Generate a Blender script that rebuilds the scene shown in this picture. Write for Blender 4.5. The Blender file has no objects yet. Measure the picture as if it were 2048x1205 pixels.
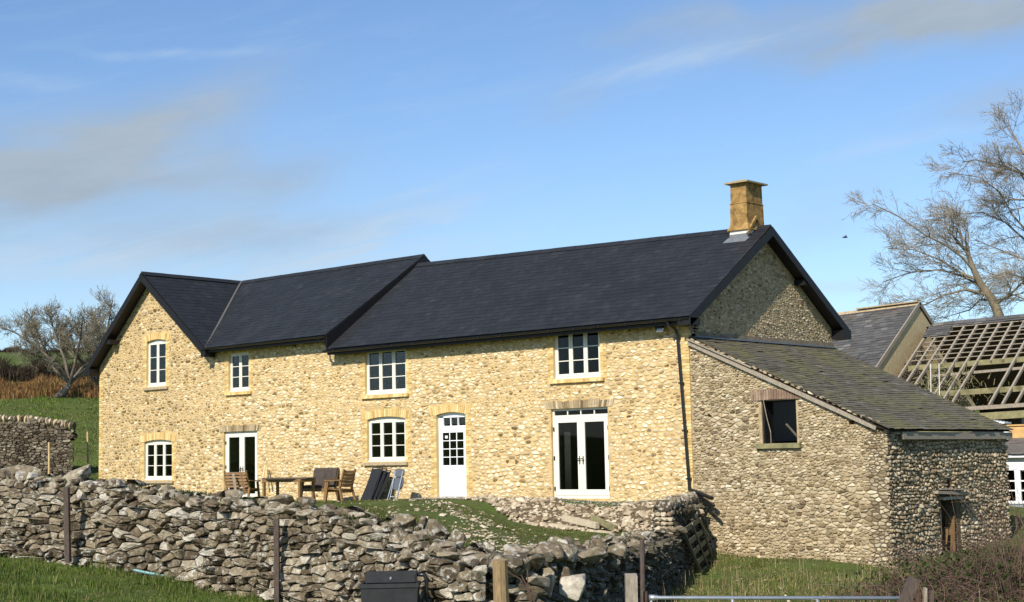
import bpy, math, random
import numpy as np
from mathutils import Vector
from mathutils.geometry import tessellate_polygon
random.seed(7); RNG = np.random.default_rng(11)
rad = math.radians
SC = bpy.context.scene
COL = SC.collection

# ------------------------------------------------------------------ camera
CAM = np.array([21.96, -31.59, 1.13]); YAW, PITCH, ROLL, FPX = 41.42, 5.86, -1.15, 3039.13
def _basis():
    y, p, r = rad(YAW), rad(PITCH), rad(ROLL)
    F = np.array([-math.sin(y)*math.cos(p), math.cos(y)*math.cos(p), math.sin(p)])
    R = np.array([math.cos(y), math.sin(y), 0.0]); U = np.cross(R, F)
    return R*math.cos(r)+U*math.sin(r), -R*math.sin(r)+U*math.cos(r), F
CR, CU, CF = _basis()
cd = bpy.data.cameras.new('camera'); cam = bpy.data.objects.new('camera', cd); COL.objects.link(cam)
cd.sensor_width = 36; cd.lens = 36*FPX/2048; cd.clip_end = 6000; cd.clip_start = .1
from mathutils import Matrix
cam.matrix_world = Matrix(((CR[0], CU[0], -CF[0], CAM[0]), (CR[1], CU[1], -CF[1], CAM[1]), (CR[2], CU[2], -CF[2], CAM[2]), (0, 0, 0, 1)))
SC.camera = cam
def ray(px, py): return CF+CR*(px-1024)/FPX-CU*(py-602.5)/FPX
def PY(px, py, Y): d = ray(px, py); return CAM+d*(Y-CAM[1])/d[1]
def PX(px, py, X): d = ray(px, py); return CAM+d*(X-CAM[0])/d[0]
def PZ(px, py, Z): d = ray(px, py); return CAM+d*(Z-CAM[2])/d[2]
def PD(px, py, D): return CAM+ray(px, py)*D

# ------------------------------------------------------------------ light
SUN_AZ, SUN_EL = 15.0, 38.0            # degrees east of the wall's normal (-y), elevation
sdir = Vector((math.sin(rad(SUN_AZ))*math.cos(rad(SUN_EL)), -math.cos(rad(SUN_AZ))*math.cos(rad(SUN_EL)), math.sin(rad(SUN_EL))))
sl = bpy.data.lights.new('sun', 'SUN'); sl.energy = 5.0; sl.angle = rad(.5); sl.color = (1, .935, .83)
so = bpy.data.objects.new('sun', sl); COL.objects.link(so); so.rotation_euler = sdir.to_track_quat('Z', 'Y').to_euler()
SC.view_settings.view_transform = 'Standard'; SC.view_settings.look = 'None'
SC.view_settings.exposure = 0.18; SC.view_settings.gamma = 1; SC.view_settings.use_curve_mapping = False

class NT:
    def __init__(s, tree): s.t = tree; s.t.nodes.clear()
    def n(s, typ, ins=None, **kw):
        nd = s.t.nodes.new(typ)
        for k, v in kw.items(): setattr(nd, k, v)
        for k, v in (ins or {}).items():
            if isinstance(v, tuple) and len(v) == 2 and isinstance(v[0], bpy.types.Node): s.t.links.new(v[0].outputs[v[1]], nd.inputs[k])
            elif isinstance(v, bpy.types.Node): s.t.links.new(v.outputs[0], nd.inputs[k])
            else: nd.inputs[k].default_value = v
        return nd
    def math(s, op, a, b=0.0, c=0.0, clamp=False): return s.n('ShaderNodeMath', {0: a, 1: b, 2: c}, operation=op, use_clamp=clamp)
    def noise(s, vec, scale, detail=4, rough=.5, dist=0.0): return s.n('ShaderNodeTexNoise', {'Vector': vec, 'Scale': scale, 'Detail': detail, 'Roughness': rough, 'Distortion': dist})
    def ramp(s, fac, stops, interp='LINEAR'):
        r = s.n('ShaderNodeValToRGB', {0: fac}); r.color_ramp.interpolation = interp; e = r.color_ramp.elements
        while len(e) < len(stops): e.new(.5)
        for i, (p, c) in enumerate(stops): e[i].position = p; e[i].color = (*c, 1) if len(c) == 3 else c
        return r
    def mix(s, fac, a, b, mode='MIX'):
        m = s.n('ShaderNodeMix', data_type='RGBA', blend_type=mode)
        for k, v in ((0, fac), (6, a), (7, b)):
            if isinstance(v, tuple) and isinstance(v[0], bpy.types.Node): s.t.links.new(v[0].outputs[v[1]], m.inputs[k])
            elif isinstance(v, bpy.types.Node): s.t.links.new(v.outputs[2] if v.bl_idname == 'ShaderNodeMix' else v.outputs[0], m.inputs[k])
            elif k and len(v) == 3: m.inputs[k].default_value = (*v, 1)
            else: m.inputs[k].default_value = v
        return m
def out(n): return (n, 2) if n.bl_idname == 'ShaderNodeMix' else (n, 0)

def azel(px, py):
    d = ray(px, py); d = d/np.linalg.norm(d); return math.atan2(d[0], d[1]), math.asin(d[2])
def make_world():
    w = bpy.data.worlds.new('World'); SC.world = w; w.use_nodes = True; t = NT(w.node_tree)
    sky = t.n('ShaderNodeTexSky', sky_type='NISHITA', sun_disc=False, sun_elevation=rad(SUN_EL), sun_rotation=math.atan2(sdir.x, sdir.y), air_density=1.0, dust_density=.15, ozone_density=3.0, altitude=100)
    tc = t.n('ShaderNodeTexCoord'); sp = t.n('ShaderNodeSeparateXYZ', {0: (tc, 0)})
    az = t.math('ARCTAN2', (sp, 0), (sp, 1)); el = t.math('ARCSINE', (sp, 2))
    wob = t.noise((tc, 0), 7, 5, .6)
    wz = t.math('MULTIPLY_ADD', wob, .14, -.07)
    total = None
    # px, py, half widths in px, tilt, strength
    blobs = [(20, 380, 300, 120, .22, .95), (230, 270, 230, 62, .28, .8), (420, 190, 130, 40, .3, .45), (330, 345, 170, 45, .2, .45), (570, 355, 170, 48, .2, .5), (560, 480, 260, 60, .2, .5), (300, 480, 300, 50, .1, .35),
             (1760, 45, 330, 48, .02, .85), (1950, 20, 260, 60, 0, .7), (1640, 425, 110, 50, .2, .35), (1165, 195, 90, 40, .3, .3), (1400, 30, 200, 30, .1, .3), (1980, 200, 160, 40, .2, .35)]
    for (px, py, hx, hy, tilt, st) in blobs:
        a0, e0 = azel(px, py)
        da = t.math('ADD', t.math('SUBTRACT', az, a0), wz); de = t.math('ADD', t.math('SUBTRACT', el, e0), t.math('MULTIPLY', wz, .55))
        d2 = t.math('ADD', de, t.math('MULTIPLY', da, -tilt))
        q = t.math('ADD', t.math('POWER', t.math('ABSOLUTE', t.math('DIVIDE', da, hx/FPX)), 2), t.math('POWER', t.math('ABSOLUTE', t.math('DIVIDE', d2, hy/FPX)), 2))
        g = t.math('MULTIPLY', t.math('EXPONENT', t.math('MULTIPLY', q, -1.0)), st)
        total = g if total is None else t.math('ADD', total, g)
    cv = t.n('ShaderNodeCombineXYZ', {0: t.math('MULTIPLY', az, 1.0), 1: t.math('MULTIPLY', t.math('SUBTRACT', el, t.math('MULTIPLY', az, .16)), 3.2), 2: 0.0})
    n1 = t.noise((cv, 0), 7, 7, .58, .3)
    dens = t.math('MULTIPLY', total, t.ramp(n1, [(.30, (.35, .35, .35)), (.62, (1.2, 1.2, 1.2))]), clamp=True)
    sk = t.mix(1.0, sky, (.86, .95, 1.05), 'MULTIPLY')
    low = t.ramp(t.math('MULTIPLY', el, 3.0), [(.0, (.26, .26, .26)), (.7, (.0, .0, .0))])
    sk = t.mix(low, sk, (3.6, 4.6, 5.6))
    # thin bright cirrus
    wt = None
    for (px, py, hx, hy, tilt, st) in [(760, 480, 150, 42, -.28, 1.3), (560, 560, 420, 45, -.15, .6), (180, 520, 360, 50, -.1, .8), (860, 375, 120, 18, -.3, .35), (1180, 150, 330, 20, -.16, .35), (330, 103, 170, 9, -.02, .4), (1480, 90, 330, 16, -.2, .14), (1880, 268, 260, 14, -.16, .35), (1700, 568, 170, 12, 0, .45), (60, 155, 120, 16, 0, .35)]:
        a0, e0 = azel(px, py); da = t.math('ADD', t.math('SUBTRACT', az, a0), t.math('MULTIPLY', wz, .5)); de = t.math('ADD', t.math('SUBTRACT', el, e0), t.math('MULTIPLY', wz, .22)); d2 = t.math('ADD', de, t.math('MULTIPLY', da, tilt))
        q = t.math('ADD', t.math('POWER', t.math('ABSOLUTE', t.math('DIVIDE', da, hx/FPX)), 2), t.math('POWER', t.math('ABSOLUTE', t.math('DIVIDE', d2, hy/FPX)), 2))
        g = t.math('MULTIPLY', t.math('EXPONENT', t.math('MULTIPLY', q, -1.0)), st); wt = g if wt is None else t.math('ADD', wt, g)
    cw = t.n('ShaderNodeCombineXYZ', {0: t.math('MULTIPLY', az, 1.0), 1: t.math('MULTIPLY', t.math('SUBTRACT', el, t.math('MULTIPLY', az, .22)), 6.5), 2: 3.0})
    n2 = t.noise((cw, 0), 9, 9, .66, .5)
    white = t.math('ADD', t.math('MULTIPLY', wt, t.ramp(n2, [(.36, (.1, .1, .1)), (.66, (1.3, 1.3, 1.3))])), t.ramp(n2, [(.5, (0, 0, 0)), (.8, (.16, .16, .16))]), clamp=True)
    grey = t.ramp(t.noise((cv, 0), 9, 6, .6), [(.35, (2.7, 3.25, 3.85)), (.65, (3.1, 3.65, 4.2))])
    col = t.mix(t.math('MULTIPLY', dens, .92), sk, grey)
    col = t.mix(t.math('MULTIPLY', white, .8), col, (3.9, 4.9, 6.0))
    bg = t.n('ShaderNodeBackground', {0: (col, 2), 1: .124}); t.n('ShaderNodeOutputWorld', {0: bg})
make_world()

# ------------------------------------------------------------------ mesh builder
class MB:
    def __init__(s): s.v = []; s.f = []; s.m = []; s.n = 0
    def add(s, verts, faces, mat=0):
        b = s.n; verts = np.asarray(verts, float); s.v.append(verts); s.n += len(verts)
        s.f.extend([tuple(i+b for i in f) for f in faces]); s.m.extend([mat]*len(faces))
    def box(s, c, size, rz=0.0, mat=0, ax=None, bev=0.0):
        """box centred at c; ax: 3 axis vectors (rows)"""
        h = np.array(size)/2.0
        A = np.array(ax, float) if ax is not None else np.array([[math.cos(rz), math.sin(rz), 0], [-math.sin(rz), math.cos(rz), 0], [0, 0, 1]])
        k = np.array([[-1,-1,-1],[1,-1,-1],[1,1,-1],[-1,1,-1],[-1,-1,1],[1,-1,1],[1,1,1],[-1,1,1]], float)*h
        s.add(np.array(c)+k@A, [(0,3,2,1),(4,5,6,7),(0,1,5,4),(1,2,6,5),(2,3,7,6),(3,0,4,7)], mat)
    def b(s, x0, x1, y0, y1, z0, z1, mat=0): s.box(((x0+x1)/2, (y0+y1)/2, (z0+z1)/2), (x1-x0, y1-y0, z1-z0), 0, mat)
    def bar(s, p, q, w, h, mat=0, up=(0, 0, 1)):
        p = np.array(p, float); q = np.array(q, float); d = q-p; L = np.linalg.norm(d); d /= L
        u = np.array(up, float); r = np.cross(d, u)
        if np.linalg.norm(r) < 1e-3: r = np.cross(d, (0, 1, 0))
        r /= np.linalg.norm(r); u = np.cross(r, d)
        s.box((p+q)/2, (L, w, h), 0, mat, [d, r, u])
    def tube(s, pts, rs, n=6, mat=0, cap=True):
        pts = np.array(pts, float); m = len(pts)
        T = np.gradient(pts, axis=0); T /= np.linalg.norm(T, axis=1)[:, None]+1e-9
        a = np.array([.31, .17, .93]) if abs(T[0][2]) < .8 else np.array([.9, .3, .1])
        N = np.cross(T, a); N /= np.linalg.norm(N, axis=1)[:, None]+1e-9; B = np.cross(T, N)
        th = np.arange(n)*2*math.pi/n
        rs = np.broadcast_to(np.array(rs, float), (m,))
        V = pts[:, None, :]+rs[:, None, None]*(np.cos(th)[None, :, None]*N[:, None, :]+np.sin(th)[None, :, None]*B[:, None, :])
        F = [(i*n+j, i*n+(j+1) % n, (i+1)*n+(j+1) % n, (i+1)*n+j) for i in range(m-1) for j in range(n)]
        if cap: F += [tuple(range(n))[::-1], tuple((m-1)*n+j for j in range(n))]
        s.add(V.reshape(-1, 3), F, mat)
    def prism(s, poly, axis, a, b, mat=0):
        """poly in the two other axes (ordered), extruded along axis from a to b (handles concave)"""
        def P(q, t):
            q = list(q); q.insert(axis, t); return q
        n = len(poly); tris = tessellate_polygon([[Vector((p[0], p[1], 0)) for p in poly]])
        V = [P(p, a) for p in poly]+[P(p, b) for p in poly]
        s.add(V, [tuple(t) for t in tris]+[tuple(i+n for i in t)[::-1] for t in tris]+[(i, (i+1) % n, (i+1) % n+n, i+n) for i in range(n)], mat)
WL = {}
def link(o, parent=None, world=None):
    COL.objects.link(o); WL[o.name] = np.array(world if world is not None else (0, 0, 0), float)
def obj(name, mb, mats, parent=None, smooth=False, origin=None):
    me = bpy.data.meshes.new(name)
    base = WL[parent.name] if parent else (np.array(origin, float) if origin is not None else np.zeros(3))
    V = np.concatenate(mb.v)
    if origin is None and not parent and len(V): base = np.array([V[:, 0].mean(), V[:, 1].mean(), V[:, 2].min()])
    me.from_pydata((V-base).tolist(), [], mb.f)
    for m in (mats if isinstance(mats, (list, tuple)) else [mats]): me.materials.append(m)
    me.polygons.foreach_set('material_index', mb.m)
    if smooth: one = len(set(mb.m)) == 1; me.polygons.foreach_set('use_smooth', [one or m_ != 0 for m_ in mb.m])
    me.update()
    o = bpy.data.objects.new(name, me); COL.objects.link(o); WL[o.name] = base
    if parent: o.parent = parent
    else: o.location = base
    return o
def tag(o, label=None, cat=None, group=None, kind=None):
    if label: o['label'] = label
    if cat: o['category'] = cat
    if group: o['group'] = group
    if kind: o['kind'] = kind
    return o
def thing(name, loc, label, cat, group=None):
    o = bpy.data.objects.new(name, None); COL.objects.link(o); o.location = loc; WL[o.name] = np.array(loc, float); o.empty_display_size = .2
    return tag(o, label, cat, group)

# ------------------------------------------------------------------ materials
def mat(name, build):
    m = bpy.data.materials.new(name); m.use_nodes = True; t = NT(m.node_tree); build(t); return m
def finish(t, col, rough=.9, bump=None, bs=.3, bd=.02, spec=.25, metal=0.0):
    ins = {'Base Color': out(col) if isinstance(col, bpy.types.Node) else (*col, 1), 'Roughness': rough, 'Specular IOR Level': spec, 'Metallic': metal}
    if bump is not None: ins['Normal'] = (t.n('ShaderNodeBump', {'Height': out(bump), 'Strength': bs, 'Distance': bd}), 0)
    p = t.n('ShaderNodeBsdfPrincipled', ins); t.n('ShaderNodeOutputMaterial', {0: p}); return p
def geo(t): g = t.n('ShaderNodeNewGeometry'); return (g, 'Position'), (g, 'Random Per Island')
def m_stone(name, stops, patch=None, bd=.02, bs=.6, lichen=0.0, var=.35, ns=9.0):
    def f(t):
        pos, rnd = geo(t)
        c = t.ramp(rnd, stops)
        n = t.noise(pos, ns, 6, .65); n2 = t.noise(pos, ns*5, 4, .6)
        c = t.mix(var, c, t.ramp(n, [(.3, (.35, .33, .3)), (.7, (1.5, 1.5, 1.5))]), 'MULTIPLY')
        c = t.mix(.35, c, t.ramp(n2, [(.3, (.55, .53, .5)), (.7, (1.35, 1.35, 1.35))]), 'MULTIPLY')
        if patch: c = t.mix(t.ramp(t.noise(pos, .35, 3, .5), [(.42, (0, 0, 0)), (.62, (patch[1],)*3)]), c, patch[0], 'MULTIPLY')
        if lichen:
            l = t.ramp(t.noise(pos, 14, 5, .6), [(.60-.06*lichen, (0, 0, 0)), (.68-.06*lichen, (1, 1, 1))])
            l2 = t.ramp(t.noise(pos, 1.7, 2, .5), [(.4, (.1, .1, .1)), (.62, (.85, .85, .85))])
            c = t.mix(t.math('MULTIPLY', l, l2), c, (.52, .51, .45))
        h = t.math('ADD', n, t.math('MULTIPLY', n2, .35))
        finish(t, c, .95, h, bs, bd, .15)
    return mat(name, f)
def m_plain(name, col, rough=.6, var=.2, ns=6.0, bs=.2, bd=.01, spec=.3, metal=0.0, stretch=None, isl=0.0):
    def f(t):
        pos, rnd = geo(t)
        v = pos
        if stretch: v = (t.n('ShaderNodeMapping', {'Vector': pos, 'Scale': stretch}), 0)
        n = t.noise(v, ns, 5, .6)
        c = t.mix(var, col, t.ramp(n, [(.3, (.3, .3, .3)), (.7, (1.6, 1.6, 1.6))]), 'MULTIPLY')
        if isl: c = t.mix(isl, c, t.ramp(rnd, [(0, (.4, .4, .4)), (1, (1.7, 1.7, 1.7))]), 'MULTIPLY')
        finish(t, c, rough, n, bs, bd, spec, metal)
    return mat(name, f)

M = {}
M['house_stone'] = m_stone('house_stone', [(0, (.26, .18, .09)), (.06, (.44, .32, .17)), (.18, (.60, .46, .26)), (.5, (.72, .60, .39)), (.85, (.82, .74, .56)), (1, (.58, .45, .27))], bs=.5, bd=.012, var=.3)
M['house_mortar'] = m_plain('house_mortar', (.58, .415, .195), .95, .4, 4, .5, .012, .1)
M['gable_stone'] = m_stone('gable_stone', [(0, (.15, .10, .055)), (.15, (.27, .20, .11)), (.45, (.42, .325, .19)), (.75, (.60, .50, .33)), (1, (.36, .27, .15))], bs=.5, bd=.012, var=.35)
M['gable_mortar'] = m_plain('gable_mortar', (.62, .465, .245), .95, .3, 5, .5, .012, .1)
M['old_stone'] = m_stone('old_stone', [(0, (.15, .105, .06)), (.2, (.31, .24, .14)), (.5, (.42, .335, .205)), (.8, (.52, .43, .28)), (.95, (.66, .58, .42)), (1, (.32, .235, .155))], bs=.7, bd=.02, lichen=.4)
M['old_mortar'] = m_plain('old_mortar', (.40, .31, .18), .97, .5, 7, .7, .02, .1)
M['flint'] = m_stone('flint', [(0, (.16, .12, .07)), (.3, (.30, .23, .145)), (.7, (.42, .335, .215)), (1, (.57, .48, .34))], bs=.7, bd=.02, lichen=.2)
M['dark_gap'] = m_plain('dark_gap', (.13, .10, .065), 1, .4, 9, .7, .03, .05)
M['wall_rock'] = m_stone('wall_rock', [(0, (.07, .052, .032)), (.2, (.135, .105, .066)), (.55, (.225, .182, .12)), (.82, (.31, .26, .18)), (.94, (.50, .46, .38)), (1, (.23, .16, .09))], bs=.9, bd=.03, lichen=1.2, ns=7, var=.65)
M['shade_rock'] = m_stone('shaded_wall_rock', [(0, (.05, .042, .026)), (.5, (.10, .085, .055)), (.9, (.15, .13, .09)), (1, (.22, .20, .15))], bs=.9, bd=.03, lichen=.5, ns=7, var=.6)  # wall rock copy, deeper shade of the walls put into its colour
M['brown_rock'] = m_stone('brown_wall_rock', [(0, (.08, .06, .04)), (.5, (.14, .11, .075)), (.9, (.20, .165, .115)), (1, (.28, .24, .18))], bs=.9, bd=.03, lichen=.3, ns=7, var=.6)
M['rubble'] = m_stone('rubble', [(0, (.32, .25, .17)), (.4, (.46, .38, .26)), (.8, (.62, .54, .40)), (1, (.44, .33, .21))], bs=.6, bd=.02)
M['cream_brick'] = m_stone('cream_brick', [(0, (.50, .33, .125)), (.3, (.66, .46, .18)), (.7, (.72, .53, .23)), (1, (.80, .63, .33))], bs=.3, bd=.006, var=.2)
M['red_brick'] = m_stone('red_brick', [(0, (.19, .125, .09)), (.5, (.28, .19, .13)), (1, (.36, .26, .19))], bs=.3, bd=.01)
M['brick_joint'] = m_plain('brick_joint', (.62, .50, .28), .95, .2, 9)
M['sill'] = m_plain('sill_stone', (.42, .33, .2), .9, .4, 12)
def f_slate(t):
    pos, rnd = geo(t); n = t.noise(pos, 14, 5, .6); n3 = t.noise(pos, .7, 4, .6)
    c = t.ramp(rnd, [(0, (.0165, .018, .0205)), (.5, (.0195, .0212, .0238)), (.93, (.022, .024, .027)), (1, (.028, .030, .033))])
    c = t.mix(.4, c, t.ramp(n3, [(.35, (.7, .7, .7)), (.65, (1.3, 1.3, 1.3))]), 'MULTIPLY')
    finish(t, c, .62, n, .2, .004, .3)
M['slate'] = mat('new_slate', f_slate)
def f_oslate(t):
    pos, rnd = geo(t); n = t.noise(pos, 12, 5, .6); n3 = t.noise(pos, .9, 5, .65)
    c = t.ramp(rnd, [(0, (.10, .088, .066)), (.5, (.118, .105, .080)), (.93, (.135, .12, .092)), (1, (.19, .17, .135))])
    moss = t.math('MULTIPLY', t.ramp(n3, [(.44, (0, 0, 0)), (.62, (.8, .8, .8))]), t.ramp(n, [(.35, (.3, .3, .3)), (.6, (1, 1, 1))]))
    c = t.mix(moss, c, (.155, .145, .055))
    finish(t, c, .9, n, .6, .015, .2)
M['old_slate'] = mat('mossy_slate', f_oslate)
def f_gslate(t):
    pos, rnd = geo(t); n = t.noise(pos, 9, 5, .6)
    c = t.ramp(rnd, [(0, (.07, .067, .066)), (.5, (.095, .092, .088)), (.95, (.12, .116, .11)), (1, (.19, .185, .17))])
    c = t.mix(t.ramp(t.noise(pos, 1.1, 4, .6), [(.5, (0, 0, 0)), (.7, (.5, .5, .5))]), c, (.13, .11, .07))
    finish(t, c, .75, n, .6, .015, .3)
M['grey_slate'] = mat('grey_slate', f_gslate)
M['black'] = m_plain('black_plastic', (.012, .012, .013), .35, .2, 8, .05, .005, .5)
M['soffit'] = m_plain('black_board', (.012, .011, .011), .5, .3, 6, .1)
M['paint'] = m_plain('cream_paint', (.76, .73, .62), .4, .06, 20, .05, .002, .4)
M['white'] = m_plain('white_paint', (.84, .84, .84), .35, .06, 20, .05, .002, .4)
M['lead'] = m_plain('lead', (.16, .17, .185), .5, .3, 6, .2)
M['render'] = m_plain('chimney_render', (.31, .19, .07), .95, .85, 6, .7, .015, .1)
M['fillet'] = m_plain('cement_fillet', (.22, .175, .12), .95, .4, 5, .5)
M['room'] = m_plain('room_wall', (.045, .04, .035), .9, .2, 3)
M['curtain'] = m_plain('curtain', (.6, .58, .54), .9, .2, 3)
M['lamp_white'] = m_plain('lamp_white', (.75, .74, .72), .7, .1, 3)
M['wood'] = m_plain('oiled_wood', (.22, .125, .05), .6, .5, 5, .3, .004, .3, 0, (3, 3, 18), .35)
M['greywood'] = m_plain('weathered_wood', (.30, .255, .195), .9, .5, 5, .5, .006, .15, 0, (9, 9, 2), .45)
M['darkwood'] = m_plain('dark_wood', (.10, .075, .06), .85, .5, 5, .4, .006, .2, 0, (9, 9, 2), .3)
M['postwood'] = m_plain('round_post_wood', (.30, .21, .11), .9, .5, 6, .6, .008, .15, 0, (14, 14, 1.5))
M['palewood'] = m_plain('pale_wood', (.62, .45, .22), .8, .3, 5, .2)
M['gatewood'] = m_plain('silvered_wood', (.17, .16, .11), .9, .4, 6, .5, .006, .1)
M['mosswood'] = m_plain('mossy_timber', (.24, .215, .11), .9, .6, 4, .5, .01, .15)
M['rust'] = m_plain('rusty_steel', (.09, .05, .035), .85, .5, 14, .5, .004, .3)
M['steel'] = m_plain('galvanised_steel', (.62, .62, .62), .32, .2, 14, .1, .002, .5, .75)
M['fabric'] = m_plain('dark_cover', (.07, .055, .045), .85, .4, 6, .3, .02, .2)
M['charcoal'] = m_plain('charcoal_textile', (.022, .024, .028), .75, .3, 30, .2, .003, .3)
M['greyplastic'] = m_plain('grey_plastic', (.12, .125, .135), .35, .2, 6, .1, .004, .5)
M['rubber'] = m_plain('black_rubber_trough', (.022, .023, .024), .6, .4, 7, .3, .01, .4)
M['teal'] = m_plain('teal_pipe', (.22, .42, .42), .5, .2, 8)
M['boards'] = m_plain('gable_boards', (.52, .40, .22), .9, .5, 6, .3, .01, .1, 0, (8, 8, .8), .3)
M['oldboard'] = m_plain('old_brown_board', (.17, .105, .05), .9, .6, 6, .3, .01, .1, 0, (8, 8, 1), .4)
M['shedgrey'] = m_plain('shed_cladding', (.30, .34, .36), .7, .2, 5)
M['felt'] = m_plain('shed_roof_felt', (.16, .14, .12), .9, .3, 20, .3)
M['orange'] = m_plain('orange_board', (.62, .38, .15), .8, .3, 4)
M['bark_apple'] = m_plain('apple_bark', (.16, .135, .105), .95, .5, 6, .6, .02, .1)
M['twig_apple'] = m_plain('apple_twigs', (.19, .165, .115), .95, .4, 3, .2, .01, .1, isl=.4)
M['bark_beech'] = m_plain('beech_bark', (.22, .18, .12), .9, .5, 2, .5, .02, .15)
M['twig_beech'] = m_plain('beech_twigs', (.22, .185, .135), .9, .3, 1, .2, .01, .1, isl=.4)
M['bramble'] = m_plain('bramble_stems', (.115, .075, .055), .9, .5, 3, .3, .01, .15, isl=.6)
M['soil'] = m_plain('soil', (.14, .105, .065), 1, .5, 5, .8, .05, .05)
M['gravel'] = m_stone('gravel', [(0, (.18, .16, .14)), (.5, (.30, .27, .23)), (1, (.45, .41, .34))], bs=.3)
def f_glass(t):
    g = t.n('ShaderNodeBsdfGlossy', {'Color': (1, 1, 1, 1), 'Roughness': .02}); tr = t.n('ShaderNodeBsdfTransparent', {'Color': (.45, .46, .46, 1)})
    fr = t.n('ShaderNodeFresnel', {'IOR': 1.5})
    t.n('ShaderNodeOutputMaterial', {0: t.n('ShaderNodeMixShader', {0: t.math('MULTIPLY', fr, .35), 1: tr, 2: g})})
M['glass'] = mat('window_glass', f_glass)
def m_blade(name, stops, rough=.7):
    def f(t):
        pos, rnd = geo(t); c = t.ramp(rnd, stops)
        c = t.mix(.6, c, t.ramp(t.noise(pos, .8, 4, .6), [(.35, (.6, .6, .55)), (.65, (1.35, 1.3, 1.1))]), 'MULTIPLY')
        d = t.n('ShaderNodeBsdfDiffuse', {0: out(c)}); tr = t.n('ShaderNodeBsdfTranslucent', {0: out(c)})
        t.n('ShaderNodeOutputMaterial', {0: t.n('ShaderNodeMixShader', {0: .3, 1: d, 2: tr})})
    return mat(name, f)
M['grass'] = m_blade('grass_blades', [(0, (.07, .11, .024)), (.5, (.115, .17, .036)), (.8, (.16, .21, .055)), (.9, (.24, .24, .10)), (1, (.36, .31, .17))])
M['rough_grass'] = m_blade('rough_grass_blades', [(0, (.07, .11, .022)), (.4, (.13, .17, .04)), (.6, (.20, .20, .07)), (.8, (.32, .27, .13)), (1, (.46, .39, .23))])
M['bank'] = m_blade('bank_grass_blades', [(0, (.06, .085, .022)), (.5, (.105, .13, .034)), (.75, (.15, .16, .055)), (.9, (.23, .20, .10)), (1, (.34, .28, .17))])
M['straw'] = m_blade('dry_stalks', [(0, (.22, .17, .09)), (.5, (.36, .29, .17)), (1, (.5, .43, .28))])
M['bracken'] = m_blade('dead_bracken', [(0, (.17, .085, .04)), (.5, (.27, .15, .07)), (.8, (.34, .22, .10)), (1, (.30, .27, .10))])
M['hedge'] = m_blade('hedge_twigs', [(0, (.045, .035, .028)), (.6, (.085, .065, .05)), (1, (.11, .10, .055))])
M['leaf'] = m_blade('bramble_leaves', [(0, (.03, .05, .015)), (.5, (.06, .09, .03)), (1, (.12, .15, .06))])
M['ivy'] = m_blade('ivy_leaves', [(0, (.04, .06, .02)), (1, (.10, .12, .05))])

# ------------------------------------------------------------------ ground heights
def make_rbf(pts):
    P = np.array(pts, float); X = P[:, :2]; D = np.linalg.norm(X[:, None]-X[None], axis=2)
    n = len(X); A = np.zeros((n+3, n+3)); A[:n, :n] = D+np.eye(n)*.05*0; A[:n, n] = 1; A[:n, n+1:] = X; A[n, :n] = 1; A[n+1:, :n] = X.T
    w = np.linalg.solve(A, np.concatenate([P[:, 2], [0, 0, 0]]))
    def f(x, y):
        q = np.stack([np.ravel(x), np.ravel(y)], 1).astype(float); o = np.empty(len(q))
        for i in range(0, len(q), 20000):
            s = q[i:i+20000]; d = np.linalg.norm(s[:, None]-X[None], axis=2); o[i:i+20000] = d@w[:n]+w[n]+s@w[n+1:]
        return o.reshape(np.shape(x))
    return f
HD = np.array([-.857, .515])
def hill_s(x, y): return (x-CAM[0])*HD[0]+(y-CAM[1])*HD[1]
def hill(x, y):
    s = hill_s(x, y)
    return np.interp(s, [-3000, -60, 0, 30, 45, 57, 68, 80, 92, 106, 140, 180, 230, 400, 3000], [-6, -3, -.6, 0, .5, 1.0, 2.3, 4.3, 5.75, 7.8, 11.0, 14.0, 15.5, 12, -10])
hp = [(x, y) for x, y in [(-34, 4), (-40, -8), (-32, -8), (-33, 16), (-20, 22), (-6, 16), (-50, 12), (-60, -12), (-45, 28), (-25, 40), (-8, 34), (-70, 20), (-60, 45), (-30, 60)]]
hillpts = [(x, y, float(hill(x, y))) for x, y in hp]
shared = hillpts+[(6, 14, -.6), (4, 24, .8), (12, 20, -.2), (14, 8, -1.2), (25, 10, -1.2), (40, 0, -1.5), (25, 40, 1.5), (10, 60, 4), (40, 40, 1)]
WPATH = [(-16, -22.5, 1.15, -.1), (-8, -20, 1.1, -.15), (-1.03, -18.3, 1.0, -.26), (.56, -17.86, .88, -.37), (2.55, -17.5, .66, -.56), (4.6, -17.22, .49, -.79), (6.17, -17.18, .36, -1.0), (7.2, -17.2, .21, -1.1), (8.3, -17.35, -.05, -1.25), (9.25, -17.5, -.2, -1.4)]
YPATH = [(9.25, -17.5, -.12, -1.4), (7.9, -15.0, -.30, -1.5), (6.5, -12.3, -.46, -1.6), (4.9, -9.2, -.62, -1.68), (3.3, -6.4, -.68, -1.74), (2.0, -4.1, -.66, -1.75)]
ZPATH = [(1.9, -3.9, -.10, -1.75), (1.0, -2.05, -.10, -1.7), (0.12, -.2, -.08, -1.5)]
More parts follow.
